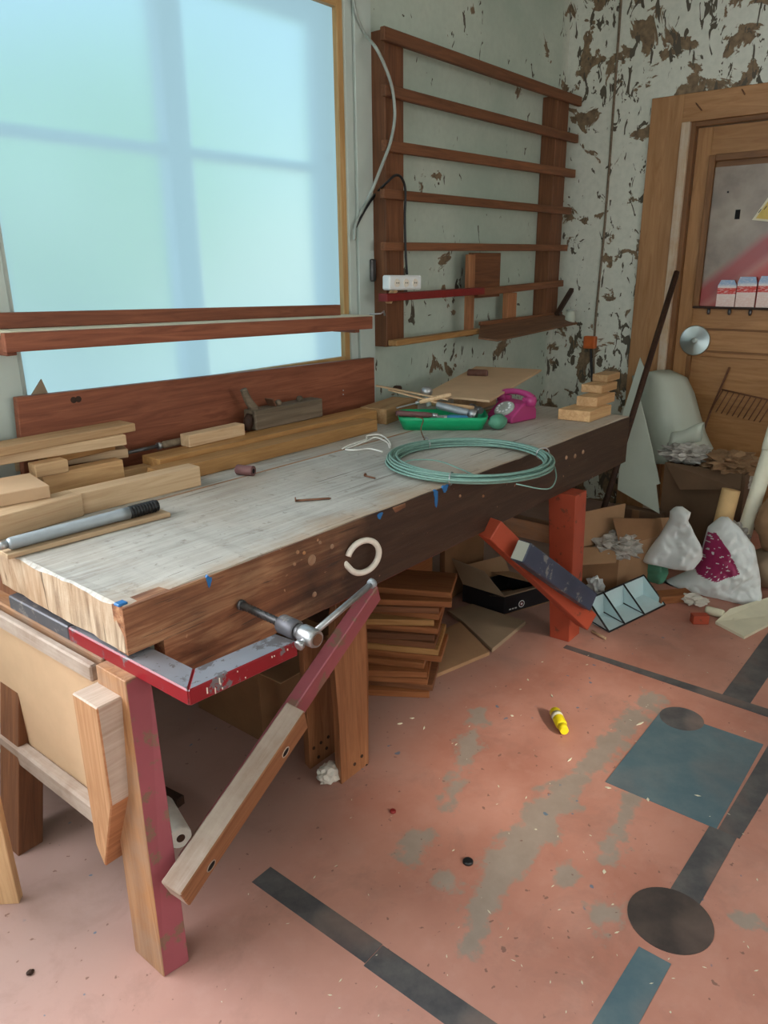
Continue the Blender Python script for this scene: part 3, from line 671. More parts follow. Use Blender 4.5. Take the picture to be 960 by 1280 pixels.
# diagonal braces
A = YY(219,1118,1.165); B = YY(372,893,1.205)
bw = beam('brace', A, B, .055, .085, 'braceraw', wb, .003, upv=(0,-.25,1), mats=['braceraw','bracewood'], fmat=lambda p: 1 if p.normal.y < -.7 else 0)
R1 = YY(262,1046,1.232); R2 = YY(468,738,1.262)
beam('brace', YY(235,1080,1.238), R2, .035, .07, 'benchred', wb, .003, upv=(0,-.2,1))
mw = bw.matrix_world; bl_ = (B-A).length
for t_, z_ in ((-.32,-.012),(.30,-.004)):
    p = mw @ V((bl_*t_, -.0275, z_)); q = mw.to_3x3() @ V((0,-1,0)); lathe('bolt_hole', [(0,.013),(1,.013)], p-q*.02, p+q*.0008, 'black_hole', bw, 16)
    tube('bolt_hole_rim', [p+q*.0005+(mw.to_3x3() @ V((math.cos(a_)*.0135, 0, math.sin(a_)*.0135))) for a_ in [i*math.pi/10 for i in range(20)]], .0015, 'braceraw', bw, 5, True)
# far legs
fb = [Z(687,796,0), Z(711,803,0), Z(735,780,0)]; 
FX = fb[0].x
ft = [XX(684,640,FX), XX(719,632,FX)]
hexa('leg', [fb[0], fb[1], fb[1]+V((.10,.0,0)), fb[0]+V((.10,0,0))], [V((FX,ft[0].y,.634)), V((FX,ft[1].y,.634)), V((FX+.10,ft[1].y,.634)), V((FX+.10,ft[0].y,.634))], 'benchorange', wb)
hexa('leg', [V((FX,2.0,0)), V((FX+.1,2.0,0)), V((FX+.1,2.1,0)), V((FX,2.1,0))], [V((FX,1.98,.74)), V((FX+.1,1.98,.74)), V((FX+.1,2.08,.74)), V((FX,2.08,.74))], 'benchorange', wb)
bx('stretcher', FX+.03, FX+.08, 1.22, 2.04, .40, .48, 'benchraw', wb)
A = YY(612,660,1.24); B = YY(733,775,1.10)
beam('brace', A, B, .06, .075, 'benchorange', wb, .003)
A = YY(657,690,1.12)+V((0,.02,.0)); B = YY(741,752,1.06)+V((0,.02,0))
beam('brace_block', A, B, .055, .075, 'bluegrey', wb, .004, mats=['bluegrey','foam'], fmat=lambda p: 1 if p.normal.x < -.8 else 0)
# middle trestle legs
m0, m1 = Z(427,978,0), Z(461,972,0)
mt0, mt1 = m0+V((-.03,.0,0)), m1+V((.02,.0,0))
def trestle(n_, pts, ext, holes):
    o = prism(n_, pts, ext, 'trestlewood', wb, .002)
    return o
def L(px_, py_, Yp): return YY(px_, py_, Yp)
My = 1.315
tl1 = trestle('trestle_leg', [L(427,985,My), L(461,972,My), L(461,835,My), L(457,740,My+.01), L(420,742,My+.01), L(417,820,My), L(424,905,My)], (.012,.035,0), 0)
My2 = 1.44
tl2 = trestle('trestle_leg', [L(388,968,My2), L(420,945,My2), L(418,860,My2), L(415,800,My2), L(378,800,My2), L(383,870,My2)], (.012,.035,0), 0)
for px_, py_, Yq in ((443,955,My),(452,945,My),(458,957,My),(392,935,My2),(401,928,My2),(410,921,My2),(398,946,My2),(408,935,My2),(450,965,My)):
    p = L(px_, py_, Yq); lathe('drilled_hole', [(0,.0055),(1,.0055)], p+V((0,.01,0)), p+V((0,-.0025,0)), 'darkwood', tl1 if Yq == My else tl2, 10)
bx('trestle_rail', 1.36, 1.46, 1.33, 1.9, .62, .74, 'benchleg', wb)
# rope-like ring handle in the front face
p = front_pt(448, 694)
ring = [p+V((.052*math.cos(a), -.018-.012*math.cos(a), .046*math.sin(a))) for a in [math.radians(q) for q in range(-150, 175, 13)]]
ring = [front_pt(431,700,.015)]+ring
rg = tube('ring_handle', smooth_path(ring, 2), .0085, 'offwhite', wb, 10); rg['label'] = 'off-white open ring handle'

# ------------------------------------------------------------------ screw clamp at the near corner
ct = .733; cb = .697
gc = thing('bench_clamp', 'large red steel screw clamp gripping the near bench corner', 'clamp', (.74,1.09,cb))
o1, o2, o3 = V((.739,1.085,cb)), V((1.01,1.062,cb)), V((.739,1.80,cb))
i1, i2, i3 = V((.80,1.145,cb)), V((1.005,1.126,cb)), V((.80,1.80,cb))
def cl_m(p): return 1 if p.normal.z > .8 else 0
prism('clamp_arm', [o1, o2, i2, i1], (0,0,ct-cb), 'clampred', gc, .003, mats=['clampred','steel_paint'], fmat=cl_m)
prism('clamp_bar', [o1+V((0,.0005,0)), i1+V((0,.0005,0)), V((.80,1.52,cb)), V((.739,1.52,cb))], (0,0,ct-cb), 'clampred', gc, .003, mats=['clampred','steel_paint'], fmat=cl_m)
prism('clamp_bar', [V((.739,1.521,cb)), V((.80,1.521,cb)), i3, o3], (0,0,ct-cb), 'clampgrey', gc, .003)
rf_ = random.Random(4)
for i in range(10):
    x_ = rf_.uniform(.76,.99); y_ = 1.085-(x_-.739)*.085; z_ = rf_.uniform(cb+.006, ct-.004); h_ = rf_.choice([.002,.003,.010])
    beam('paint_fleck', V((x_, y_-.0006, z_-h_)), V((x_, y_-.0006, z_+h_*.3)), .002, .002, 'offwhite', gc, 0, upv=(0,1,0))
s0 = V((1.03,1.262,.752)); s1 = V((1.02,1.02,.748))
nb = (s1-s0).normalized()
# threaded spindle
bm = bmesh.new(); n = 30; prof = []
for i in range(n+1): prof.append((i/n, .0066 if i % 2 else .0102))
lathe('spindle', prof, s0, s0+nb*.16, 'steel_dark', gc, 12)
lathe('nut_boss', [(0,.019),(.1,.022),(.9,.022),(1,.019)], s0+nb*.135, s0+nb*.19, 'clampgrey', gc, 20)
lathe('collar', [(0,.014),(.3,.017),(.7,.017),(1,.014)], s0+nb*.188, s0+nb*.205, 'steel_dark', gc, 16)
hd = lathe('spindle_head', [(0,.019),(.1,.021),(.85,.021),(1,.018)], s0+nb*.203, s0+nb*.25, 'steel', gc, 20)
lathe('head_cap', [(0,.014),(1,.013)], s0+nb*.249, s0+nb*.252, 'rust', gc, 16)
tb0 = s0+nb*.227; hdv = (V((1,0,.24))).normalized()
lathe('tommy_bar', [(0,.0075),(1,.0075)], tb0-hdv*.028, tb0+hdv*.21, 'steel', gc, 10)
lathe('bar_knob', [(0,.0075),(.1,.011),(.8,.012),(1,.009)], tb0+hdv*.208, tb0+hdv*.222, 'alu', gc, 12)
lathe('bar_knob', [(0,.0075),(.1,.011),(.8,.012),(1,.009)], tb0-hdv*.026, tb0-hdv*.038, 'steel', gc, 12)
hx = tube('clamp_pad', [s0+V((0,-.001,0)), s0+V((0,.006,0))], .013, 'steel_dark', gc, 12)
# ------------------------------------------------------------------ window shelf, backboard
A = YY(8,441,2.12); B = YY(466,411,2.12); A.y = B.y = 2.12
ws = thing('window_shelf', 'reddish wooden plank shelf fixed across the window', 'shelf', (A+B)/2)
hL = YY(8,414,2.12).z-A.z
sd = (B-A).normalized()
slab('front_strip', A, B, .022, .052, 'redboard', ws)
slab('shelf_board', A+V((.03,.0225,.042)), B+V((.03,.0225,.042)), .152, .012, 'paper', ws, .002)
bkA = YY(26,413,2.24); bkB = YY(470,397,2.24)
slab('back_strip', A+V((.05,.128,.0545)), B+V((-.06,.128,.0545)), .028, .045, 'redboard', ws)
for q in (A+V((.01,.0225,-.012)), B+V((-.09,.0225,-.012))): bx('bracket', q.x, q.x+.03, q.y, YW-.027, q.z, q.z+.05, 'redboard', ws)
e = YY(478,391,2.1); tube('hook', [e+V((-.05,.03,-.005)), e+V((-.01,0,-.003)), e+V((.01,0,.006)), e+V((.015,0,-.012))], .004, 'steel', ws, 6)
bk = thing('backboard', 'wide red stained pine board standing on edge behind the bench', 'board', (1.9,2.25,.85))
A = YY(20,540,2.235); A.z = ZB+.0005; B = YY(468,447,2.235); B.z = ZB+.0005
tl, tr = YY(21,497,2.235), YY(468,447,2.235)
sl_ = prism('board', [A, B, tr, tl], (0,.026,0), 'redboard', bk, .002)
# turn the grain along the board
for px_, py_ in ((92,500),(98,499)):
    p = YY(px_, py_, 2.2345); lathe('knot_hole', [(0,.010),(1,.010)], p+V((0,.01,0)), p+V((0,-.001,0)), 'darkwood', sl_, 12)
p = YY(375,492,2.2345)
for px_, py_ in ((429,493),(429,488)): p = YY(px_, py_, 2.2345); lathe('nail_head', [(0,.004),(1,.003)], p+V((0,.005,0)), p+V((0,-.002,0)), 'steel', sl_, 8)
ct_ = prism('card_offcut', [YY(36,500,2.263), YY(64,500,2.263), YY(52,474,2.263)], (0,.006,0), 'card_grey'); tag(ct_, 'small grey pointed offcut stuck up behind the red backboard', 'offcut')
lb = prism('leaning_board', [V((.70,2.20,ZB)), V((.925,2.20,ZB)), V((.925,2.20,1.09)), V((.70,2.20,1.09))], (0,.015,0), 'gold'); tag(lb, 'tan board standing beside the end of the red backboard', 'board')

# ------------------------------------------------------------------ timber on the bench
def P_(name, label, qa, qb, z, w, h, mat, cat='wood offcut', group='timber offcuts on the near bench end', **kw):
    A = Z(*qa, z); B = Z(*qb, z); A.z = B.z = z+.0003
    o = slab(name, A, B, w, h, mat, None, **kw); return tag(o, label, cat, group)
P_('timber_offcut', 'shaded packing block under the long battens', (60,585), (150,567), ZB, .10, .06, 'pine')
P_('timber_batten', 'pale batten below the two long battens, its end over the gap', (20,590), (161,572), .9105, .07, .030, 'pine_pale')
P_('timber_batten', 'long pale batten with a lit front edge, second in the pile', (-60,592), (159,556), .9650, .07, .032, 'pine_pale')
P_('timber_offcut', 'small packing piece between stacked battens at backboard', (60,582), (145,562), .9410, .05, .0235, 'gold')
P_('timber_batten', 'topmost long batten of the pile in front of the backboard', (-60,583), (170,539), .9975, .09, .026, 'pine')
P_('timber_offcut', 'knotty pine block with a notch behind the plywood block', (58,624), (157,602), ZB, .05, .072, 'pine_new')
P_('timber_offcut', 'short stub of two glued strips above the knotty block', (46,598), (87,590), .9225, .055, .038, 'pine')
P_('timber_offcut', 'narrow pine piece lying past the knotty block', (150,603), (215,590), ZB, .045, .035, 'pine_new')
h_ = P_('timber_offcut', 'long square block with a split ragged end in the pile', (100,645), (252,607), ZB, .062, .062, 'pine_pale')
P_('timber_offcut', 'planed block with saw marks beside the air pump', (-4,677), (106,645), ZB, .075, .062, 'pine_pale')
P_('plywood_block', 'thick plywood piece lying slanted on the offcut pile', (-30,640), (64,622), .9125, .17, .035, 'ply')
P_('timber_offcut', 'support block below the thick plywood piece', (-30,652), (56,634), ZB, .08, .0622, 'pine')
j = P_('thin_board', 'thin pale board lying under the air pump', (10,700), (214,646), ZB, .11, .012, 'pine_pale', 'board', None)
# air pump
A = Z(8,674,.892); B = Z(160,637,.888); Cc = Z(196,628,.887)
for q in (A, B, Cc): q.z = .8790
pu = thing('air_pump', 'silver hand air pump with ribbed black grip', 'pump', A)
lathe('barrel', [(0,.0110),(.02,.0155),(.9,.0155),(.905,.0165),(1,.0165)], A, B, 'alu', pu, 24)
pr = [(0,.0155)]
for i in range(9): pr += [(.06+i*.1,.0172),(.10+i*.1,.0172),(.115+i*.1,.0145),(.145+i*.1,.0145)]
lathe('grip', pr+[(.985,.016),(1,.012)], B, Cc, 'black', pu, 24)
lathe('valve', [(0,.005),(.4,.006),(.45,.010),(1,.010)], A-(B-A).normalized()*.035, A, 'steel', pu, 14)
# golden rail along the back
g1 = Z(205,608,ZB); g2 = Z(472,539,ZB); g1.z = g2.z = ZB+.0005
gd = (g2-g1).normalized()
tag(slab('long_batten', g1, g2, .085, .047, 'gold'), 'long golden pine batten in front of the red backboard', 'batten')
gs = V((0,0,1)).cross(gd)
tag(slab('long_batten', g1+gs*.087+gd*.05, g2+gs*.087+gd*.1, .10, .062, 'gold'), 'second golden batten lying right against the red backboard', 'batten')
ZT = ZB+.0625
# hand plane
A = Z(322,536,ZT); B = Z(404,520,ZT); A.z = B.z = ZT; A.y = max(A.y-.03,0)-.02; 
A = YY(320,530,2.12); B = YY(404,516,2.11); A.z = B.z = ZT+.0003
hp = thing('hand_plane', 'old grey wooden hand plane with a horn handle', 'hand plane', A)
pd = (B-A).normalized(); ps = V((0,0,1)).cross(pd); pl_ = (B-A).length
slab('body', A, B, .07, .075, 'greywood', hp, .004)
tube('horn', smooth_path([A+ps*.035+pd*.03+V((0,0,.07)), A+ps*.035+pd*.0+V((0,0,.11)), A+ps*.035-pd*.02+V((0,0,.155))]), lambda t: .018-.005*t, 'greywood', hp, 12)
lathe('front_knob', [(0,.012),(.3,.018),(.7,.018),(1,.01)], A+ps*.02-pd*.03+V((0,0,.003)), A+ps*.02-pd*.012+V((0,0,.065)), 'darkwood', hp, 12)
beam('iron', A+ps*.035+pd*.13+V((0,0,.05)), A+ps*.035+pd*.10+V((0,0,.105)), .045, .006, 'rust', hp, .001, upv=(1,0,0))
for t_ in (.40,.72): lathe('wedge_stud', [(0,.012),(.6,.014),(1,.008)], A+ps*.03+pd*(pl_*t_)+V((0,0,.073)), A+ps*.03+pd*(pl_*t_)+V((0,0,.095)), 'greywood', hp, 12)
# chisels and pale block
for i, (qa, qb, m_) in enumerate((((160,563),(203,553),'steel_dark'),((204,555),(231,548),'greywood'))):
    pass
A = Z(150,575,ZT+.012); B = Z(232,556,ZT+.012); A = YY(160,566,2.16); B = YY(231,549,2.16); A.z = B.z = ZT+.0135
ch = thing('chisel', 'old chisel with dark blade lying against the backboard', 'chisel', A)
tube('blade', [A, A+(B-A)*.55], .007, 'steel_dark', ch, 6)
lathe('handle', [(0,.009),(.15,.013),(.8,.0125),(1,.009)], A+(B-A)*.55, B, 'greywood', ch, 12)
lathe('ferrule', [(0,.0125),(1,.0125)], A+(B-A)*.50, A+(B-A)*.56, 'steel', ch, 12)
A = YY(236,546,2.10); B = YY(306,533,2.10); A.z = B.z = ZT+.0003
tag(slab('pine_block', A, B, .05, .042, 'pine_pale'), 'small pale pine block on the golden batten by the plane', 'wood block')
A = YY(262,553,2.06); 
# wooden peg, nails, wire bit
A = Z(296,588,ZB+.014); B = Z(317,590,ZB+.014)
pg = thing('wooden_peg', 'short hollow wooden spool on the bench top', 'spool', A)
lathe('barrel', [(0,.014),(.06,.017),(.94,.017),(1,.0165)], A+V((0,0,.0033)), B+V((.0,0,.0033)), 'purplewood', pg, 18)
d_ = (B-A).normalized(); lathe('bore', [(0,.008),(1,.008)], B+V((0,0,.0033))-d_*.002, B+V((0,0,.0033))+d_*.0006, 'black_hole', pg, 12)
def nail(qa, qb, lab, r=.0035):
    A = Z(*qa, ZB+r); B = Z(*qb, ZB+r); d = (B-A).normalized()
    t = thing('nail', lab, 'nail', A); lathe('shank', [(0,r*.3),(.06,r),(1,r)], A+V((0,0,.0005)), B+V((0,0,.0005)), 'rust', t, 8); lathe('head', [(0,r*2.0),(1,r*2.0)], B+V((0,0,r+.0006)), B+d*.003+V((0,0,r+.0006)), 'rust', t, 10)
nail((414,623), (370,626), 'long rusty nail in the middle of the bench top'); nail((469,598), (457,595), 'short nail near the wire coil on the bench', .003)
# white string
st = [(428,561),(436,557),(448,553),(458,549),(459,545),(474,544),(484,549),(488,556),(487,560),(484,553),(470,547),(460,551),(446,556),(432,562),(446,563),(462,561),(478,565)]
o = tube('string', smooth_path([Z(x, y, ZB+.0045)+V((0,0,.0008*(i%3))) for i, (x, y) in enumerate(st)], 5), .0032, 'string', None, 6); tag(o, 'loose loop of white string on the bench top', 'string')
# ------------------------------------------------------------------ wire coil
cc = V((2.125,1.345,ZB)); wc = thing('wire_coil', 'large coil of green coated garden wire overhanging the bench edge', 'wire coil', cc)
rnd = random.Random(3)
for k in range(15):
    R_ = .255+.026*(k % 4)/3+rnd.uniform(-.004,.004); zz = .005+.0075*(k//4)+rnd.uniform(0,.002); ph = rnd.uniform(0,6.28); am = rnd.uniform(.002,.007)
    ox, oy = rnd.uniform(-.006,.006), rnd.uniform(-.006,.006)
    pts = [cc+V((ox+(R_+am*math.sin(2*a+ph))*math.cos(a), oy+(R_+am*math.cos(3*a+ph)*.5)*math.sin(a), zz+.004*max(0,math.sin(a+ph)))) for a in [i*2*math.pi/72 for i in range(72)]]
    tube('wire_turn', pts, .0036, 'wire', wc, 6, True)
for a in (1.2, 3.5, 5.6):
    c_ = cc+V((.268*math.cos(a), .268*math.sin(a), .02)); rad = V((math.cos(a), math.sin(a), 0))
    tube('tie', [c_+rad*(.024*math.cos(q))+V((0,0,.021*math.sin(q))) for q in [i*2*math.pi/14 for i in range(14)]], .0022, 'steel', wc, 6, True)
tube('loose_end', smooth_path([cc+V((-.24,.13,.02)), cc+V((-.17,.12,.03)), cc+V((-.10,.06,.022)), cc+V((-.10,-.04,.006)), cc+V((-.13,-.10,.006))], 5), .0026, 'wire', wc, 6)
tube('loose_end', smooth_path([cc+V((.10,-.27,.01)), cc+V((.03,-.31,-.01)), cc+V((-.07,-.33,-.015)), cc+V((-.14,-.26,.006))], 5), .0022, 'wire', wc, 6)
tube('loose_end', smooth_path([cc+V((.10,.26,.03)), cc+V((.13,.30,.06)), cc+V((.13,.29,.10)), cc+V((.11,.31,.11))], 5), .0022, 'rust', wc, 6)
# ------------------------------------------------------------------ green tray with tools
tA, tB = Z(494,538,ZB), Z(615,536,ZB)
tc = Z(553,533,ZB); tc.z = ZB; td = V((Z(600,536,ZB)-Z(500,536,ZB)).to_tuple()); td.z = 0; td.normalize(); tn = V((0,0,1)).cross(td)
tr_ = thing('tool_tray', 'green plastic tray full of hand tools on the bench', 'tray', tc)
def rr(L_, W_, r, n=5):
    out = []
    for sx_, sy_, a0 in ((1,1,0),(-1,1,90),(-1,-1,180),(1,-1,270)):
        for i in range(n+1):
            a = math.radians(a0+90*i/n); out.append((sx_*(L_/2-r)+r*math.cos(a), sy_*(W_/2-r)+r*math.sin(a)))
    return out
TL, TW, TH = .37, .20, .055
bm = bmesh.new(); rings = []
for L_, W_, z_ in ((TL-.04,TW-.04,0),(TL-.01,TW-.01,TH*.7),(TL,TW,TH),(TL-.006,TW-.006,TH),(TL-.016,TW-.016,TH*.7),(TL-.046,TW-.046,.004)):
    rings.append([bm.verts.new((x, y, z_)) for x, y in rr(L_, W_, .03)])
for a_, b_ in zip(rings, rings[1:]):
    for i in range(len(a_)): bm.faces.new([a_[i], a_[(i+1)%len(a_)], b_[(i+1)%len(a_)], b_[i]])
bm.faces.new(rings[0][::-1]); bm.faces.new(rings[-1])
bmobj('tray_shell', bm, 'green', tr_, mat4(td, tn, V((0,0,1)), tc+V((0,0,.0004))), True)
def tp(u, v, z): return tc+td*u*1.22+tn*v+V((0,0,z))
def tool(name, label, cat): return thing(name, label, cat, tp(0,0,.01), 'tools in the green tray')
def handle_tool(label, a, b, hm, bmat, frac=.5, rh=.013, rb=.005):
    t = tool('chisel', label, 'chisel'); a, b = V(a), V(b); m_ = a+(b-a)*frac
    lathe('handle', [(0,rh*.7),(.1,rh),(.8,rh*.95),(1,rh*.7)], a, m_, hm, t, 12); lathe('ferrule', [(0,rh*.8),(1,rh*.75)], m_-(b-a)*.02, m_+(b-a)*.05, 'steel', t, 12); beam('blade', m_, b, rb*2.4, rb, 'steel', t, .001)
handle_tool('chisel with a mauve brown handle in the green tray', tp(-.16,-.03,.062), tp(.10,-.045,.045), 'purplewood', 'steel')
handle_tool('screwdriver with a blue handle in the green tray', tp(.085,-.06,.045), tp(-.10,-.03,.05), 'blueplastic', 'steel', .4)
handle_tool('pale wooden handled tool across the green tray', tp(.03,.06,.125), tp(-.16,.02,.075), 'pine_pale', 'steel', .6, .010)
fl = tool('flashlight', 'silver tubular torch lying in the green tray', 'torch')
lathe('barrel', [(0,.014),(.04,.016),(.95,.016),(1,.013)], tp(-.02,.03,.085), tp(.09,-.02,.06), 'alu', fl, 18); lathe('torch_head', [(0,.016),(.5,.021),(1,.021)], tp(.088,-.019,.06), tp(.115,-.032,.054), 'steel', fl, 18)
hm = tool('hammer', 'steel hammer with a pale handle in the green tray', 'hammer')
lathe('head', [(0,.014),(.2,.016),(.3,.012),(.7,.012),(.8,.016),(1,.014)], tp(.10,.05,.075), tp(.13,-.02,.07), 'steel_dark', hm, 14); lathe('handle', [(0,.011),(.5,.010),(1,.013)], tp(.115,.015,.072), tp(-.04,.09,.085), 'pine', hm, 12)
sp_ = tool('glass_bulb', 'silver capped bulb standing on the tools in the tray', 'bulb')
lathe('bulb_cap', [(0,.012),(.3,.022),(.6,.026),(.9,.020),(1,.008)], tp(-.055,.08,.11), tp(-.055,.085,.155), 'steel', sp_, 18); lathe('bulb_neck', [(0,.011),(1,.012)], tp(-.045,.07,.075), tp(-.055,.08,.112), 'white', sp_, 14)
gb = blob('green_sponge', tp(.185,-.055,.032), (.05,.035,.032), 'greenbag', None, 4, .12, 2, 3, .030); tag(gb, 'pale green plastic cap leaning beside the green tray', 'cap')
# sticks and block beside the tray
A = Z(470,527,ZB); B = Z(518,514,ZB); A.z = B.z = ZB+.0005
A = Z(487,530,ZB); B = Z(522,516,ZB)
tag(slab('wood_block', A+V((-.02,.0,.0005)), B+V((0,0,.0005)), .13, .066, 'pine_new'), 'chunky pale wood block left of the green tray', 'wood block')
for i, (A, B, lab) in enumerate(((YY(470,482,2.06), tp(.02,.05,.105), 'long thin split stick sticking up out of the tools'), (YY(486,487,2.03), tp(-.0,.03,.09), 'second thin split stick crossing the chunky block'))):
    tag(beam('split_stick', A, B, .02, .006, 'pine_pale', None, .001), lab, 'stick')
tag(lathe('round_plug', [(0,.02),(.8,.022),(1,.015)], Z(497,490,ZB+.06)+V((-.0,0,0)), Z(497,490,ZB+.06)+V((0,0,.03)), 'darkwood'), 'dark round plug behind the split sticks', 'plug')
# plywood sheet leaning back over the bench
zt = ZB+.075
pp = [Z(548,512,zt), Z(606,508,zt), Z(678,463,zt+.0), Z(590,462,zt)]
pp = [YY(541,489,1.98), YY(617,507,1.78), YY(679,463,1.95), YY(588,459,2.24)]
pl4 = [tp(-.03,.16,.09), tp(.18,.085,.095)]
q0 = Z(530,495,.945); q1 = Z(612,503,.945); q2 = Z(677,464,.985); q3 = Z(595,460,.985)
o = prism('plywood_sheet', [q0, q1, q2, q3], (0,0,.009), 'ply'); tag(o, 'thin plywood sheet lying raised behind the pink telephone', 'plywood')
# a block that carries the sheet
sup = (q0+q1+q2+q3)/4
tag(bx('support_block', sup.x-.08, sup.x+.10, sup.y-.01, sup.y+.12, ZB+.0005, .955, 'pine'), 'timber block carrying the raised plywood sheet', 'wood block')
ro = Z(584,467,1.0); rb_ = Z(611,468,1.0)
bt = thing('bark_log', 'short dark brown wooden roll on the plywood sheet', 'roll', ro)
lathe('log', [(0,.016),(.05,.019),(.95,.019),(1,.016)], Z(585,466,.992), Z(609,467,.992), 'brownroll', bt, 16); d_ = (Z(609,467,.992)-Z(585,466,.992)).normalized()
lathe('log_end', [(0,.014),(1,.014)], Z(609,467,.992)-d_*.001, Z(609,467,.992)+d_*.002, 'purplewood', bt, 14)
# ------------------------------------------------------------------ pink telephone
pc = Z(640,524,ZB); pc.z = ZB; fd = V((-.985,.17,0)).normalized(); pr_ = V((0,0,1)).cross(fd)      # fd: where the dial faces
PS = .80
ph = thing('telephone', 'pink rotary dial telephone on the bench', 'telephone', pc)
def fp(u, v, z): return pc+fd*u*PS+pr_*v*PS+V((0,0,z*PS))
w_ = .088
bodyp = [(.11,0),(.11,.035),(.02,.095),(-.05,.105),(-.10,.06),(-.105,0)]
prism('body', [fp(u, -w_, z+.0004) for u, z in bodyp], pr_*(2*w_*PS), 'pink', ph, .006)
nrm = V((fd.x*.06, fd.y*.06, .09)).normalized(); dc = fp(.068,0,.066)
dial = lathe('dial', [(0,.046),(.5,.046),(.8,.042),(1,.038)], dc-nrm*.004, dc+nrm*.010, 'dialgrey', ph, 28)
a_ = nrm.orthogonal().normalized(); b_ = nrm.cross(a_)
for i in range(10):
    q = dc+nrm*.010+(a_*math.cos(i*.56)+b_*math.sin(i*.56))*.029; lathe('finger_hole', [(0,.006),(1,.006)], q-nrm*.002, q+nrm*.0012, 'white', dial, 10)
lathe('dial_centre', [(0,.015),(1,.013)], dc+nrm*.009, dc+nrm*.012, 'dialgrey', dial, 18)
hs = bmesh.new(); tubebm(smooth_path([V((0,-.105,.0)), V((0,-.07,.018)), V((0,0,.026)), V((0,.07,.018)), V((0,.105,.0))], 5), lambda t: .022-.006*math.sin(math.pi*t), 12, False, hs)
hs.transform(Matrix.Scale(PS,4)); hset = bmobj('handset', hs, 'pink', ph, mat4(fd, pr_, V((0,0,1)), fp(-.035,0,.122)), True)
for s_ in (-1,1): lathe('ear_cup', [(0,.020),(.6,.024),(1,.019)], fp(-.028,s_*.102,.082), fp(-.034,s_*.102,.132), 'pink', hset, 16); bx('cradle', *(lambda q: (q.x-.012,q.x+.012,q.y-.012,q.y+.012,q.z,q.z+.02))(fp(-.035,s_*.06,.098)), 'pink', ph, .003)
q = Z(627,527,ZB); tag(lathe('small_nut', [(0,.010),(1,.010)], q+V((0,0,.0004)), q+V((0,0,.012)), 'rust', None, 6), 'tiny rusty nut in front of the pink telephone', 'nut')
# ------------------------------------------------------------------ block pyramid at the far end
za = ZB+.0004
def blk(qa, qb, z, w, h, lab):
    A = Z(*qa, z); B = Z(*qb, z); A.z = B.z = z
    d = (A-B).normalized(); o = slab('pine_block', B, A, -w, h, 'pine_new') if False else None
    e = V((1,-.02,0)).normalized();  o = prism('pine_block', [A, B, B+e*w, A+e*w], (0,0,h), 'pine_new', None, .002); tag(o, lab, 'wood block', 'stepped pine blocks'); return o
b1 = Z(697,522,za); b2 = Z(742,527,za)
blk((697,524),(737,528), za, .215, .046, 'widest bottom pine block of the stepped stack at bench end')
blk((720,507),(746,509), za+.0465, .185, .042, 'second pine block up in the stepped stack at bench end')
blk((726,490),(752,492), za+.089, .165, .036, 'third pine block up in the stepped stack at bench end')
blk((740,476),(759,478), za+.1255, .14, .032, 'small top pine block of the stepped stack at bench end')
# ------------------------------------------------------------------ slatted rack on the window wall
RY = 2.18; UY = 2.205
rk_ = thing('wall_rack', 'brown wooden slatted rack on the peeling wall beside the window', 'rack', (3.6, YW, 1.05))
ux0 = YY(482,230,UY).x; ux1 = YY(505,230,UY).x
zt_, zb_ = YY(481,32,RY).z, YY(483,434,UY).z
bx('upright', ux0, ux1, UY+.0005, YW-.001, zb_, zt_, 'rack', rk_, .003)
vx0 = YY(690,260,UY).x; vx1 = YY(704,260,UY).x
bx('upright', vx0, vx1, UY+.0005, YW-.001, zb_+.04, zt_-.02, 'rack', rk_, .003)
for (ax, ay, bx_, by_, hh) in ((480.6,31.6,728,121,.050),(482,104,723.6,168.4,.045),(482,174,720,212,.045),(480,235.5,715,259.5,.040),(481,302.5,710,306,.036),(598,361,705,350,.038)):
    A = YY(ax, ay, RY); B = YY(bx_, by_, RY); B.x = min(B.x, XD-.01); A.z -= hh; B.z -= hh; slab('rail', A, B, .025, hh, 'rack', rk_, .003)
A = YY(484,376,2.125); B = YY(606,368,2.125); A.z -= .004; o = slab('rail', A, B, .05, .034, 'red', rk_, .002); o['label'] = 'dark red painted plank'
beam('bracket', YY(485,378,2.15), YY(493,362,2.15), .03, .02, 'pine', rk_, .002)
A = YY(496,433,2.13); B = YY(604,417,2.15); slab('ledge_strip', A, B, .05, .026, 'gold', rk_, .003)
bx('ledge_bearer', ux0+.02, YY(604,417,2.2).x, 2.181, 2.2045, A.z-.005, A.z+.02, 'rack', rk_)
# sloping brown shelf board on the right
q = [YY(598,424,2.06), YY(622,427,1.99), YY(722,405,2.03), YY(700,393,2.18), YY(600,408,2.19)]
prism('shelf_board', [q[0], q[1], q[2], q[3], q[4]], (0,.0,.008), 'rack_dark', rk_, 0)
A = YY(602,407,2.175); B = YY(703,394,2.175); slab('ledge_strip', A, B, .02, .02, 'rack', rk_)
bx('backing_board', YY(583,330,2.25).x, YY(617,330,2.25).x, 2.2055, 2.24, YY(600,372,2.22).z, YY(600,316,2.22).z, 'rack', rk_)
bx('backing_strip', YY(582,340,2.20).x, YY(590,340,2.20).x, 2.1805, 2.2045, YY(583,420,2.2).z, YY(583,318,2.2).z, 'bracewood', rk_)
bx('backing_strip', YY(632,380,2.22).x, YY(643,380,2.22).x, 2.2055, 2.24, YY(637,405,2.22).z, YY(637,366,2.22).z, 'bracewood', rk_)
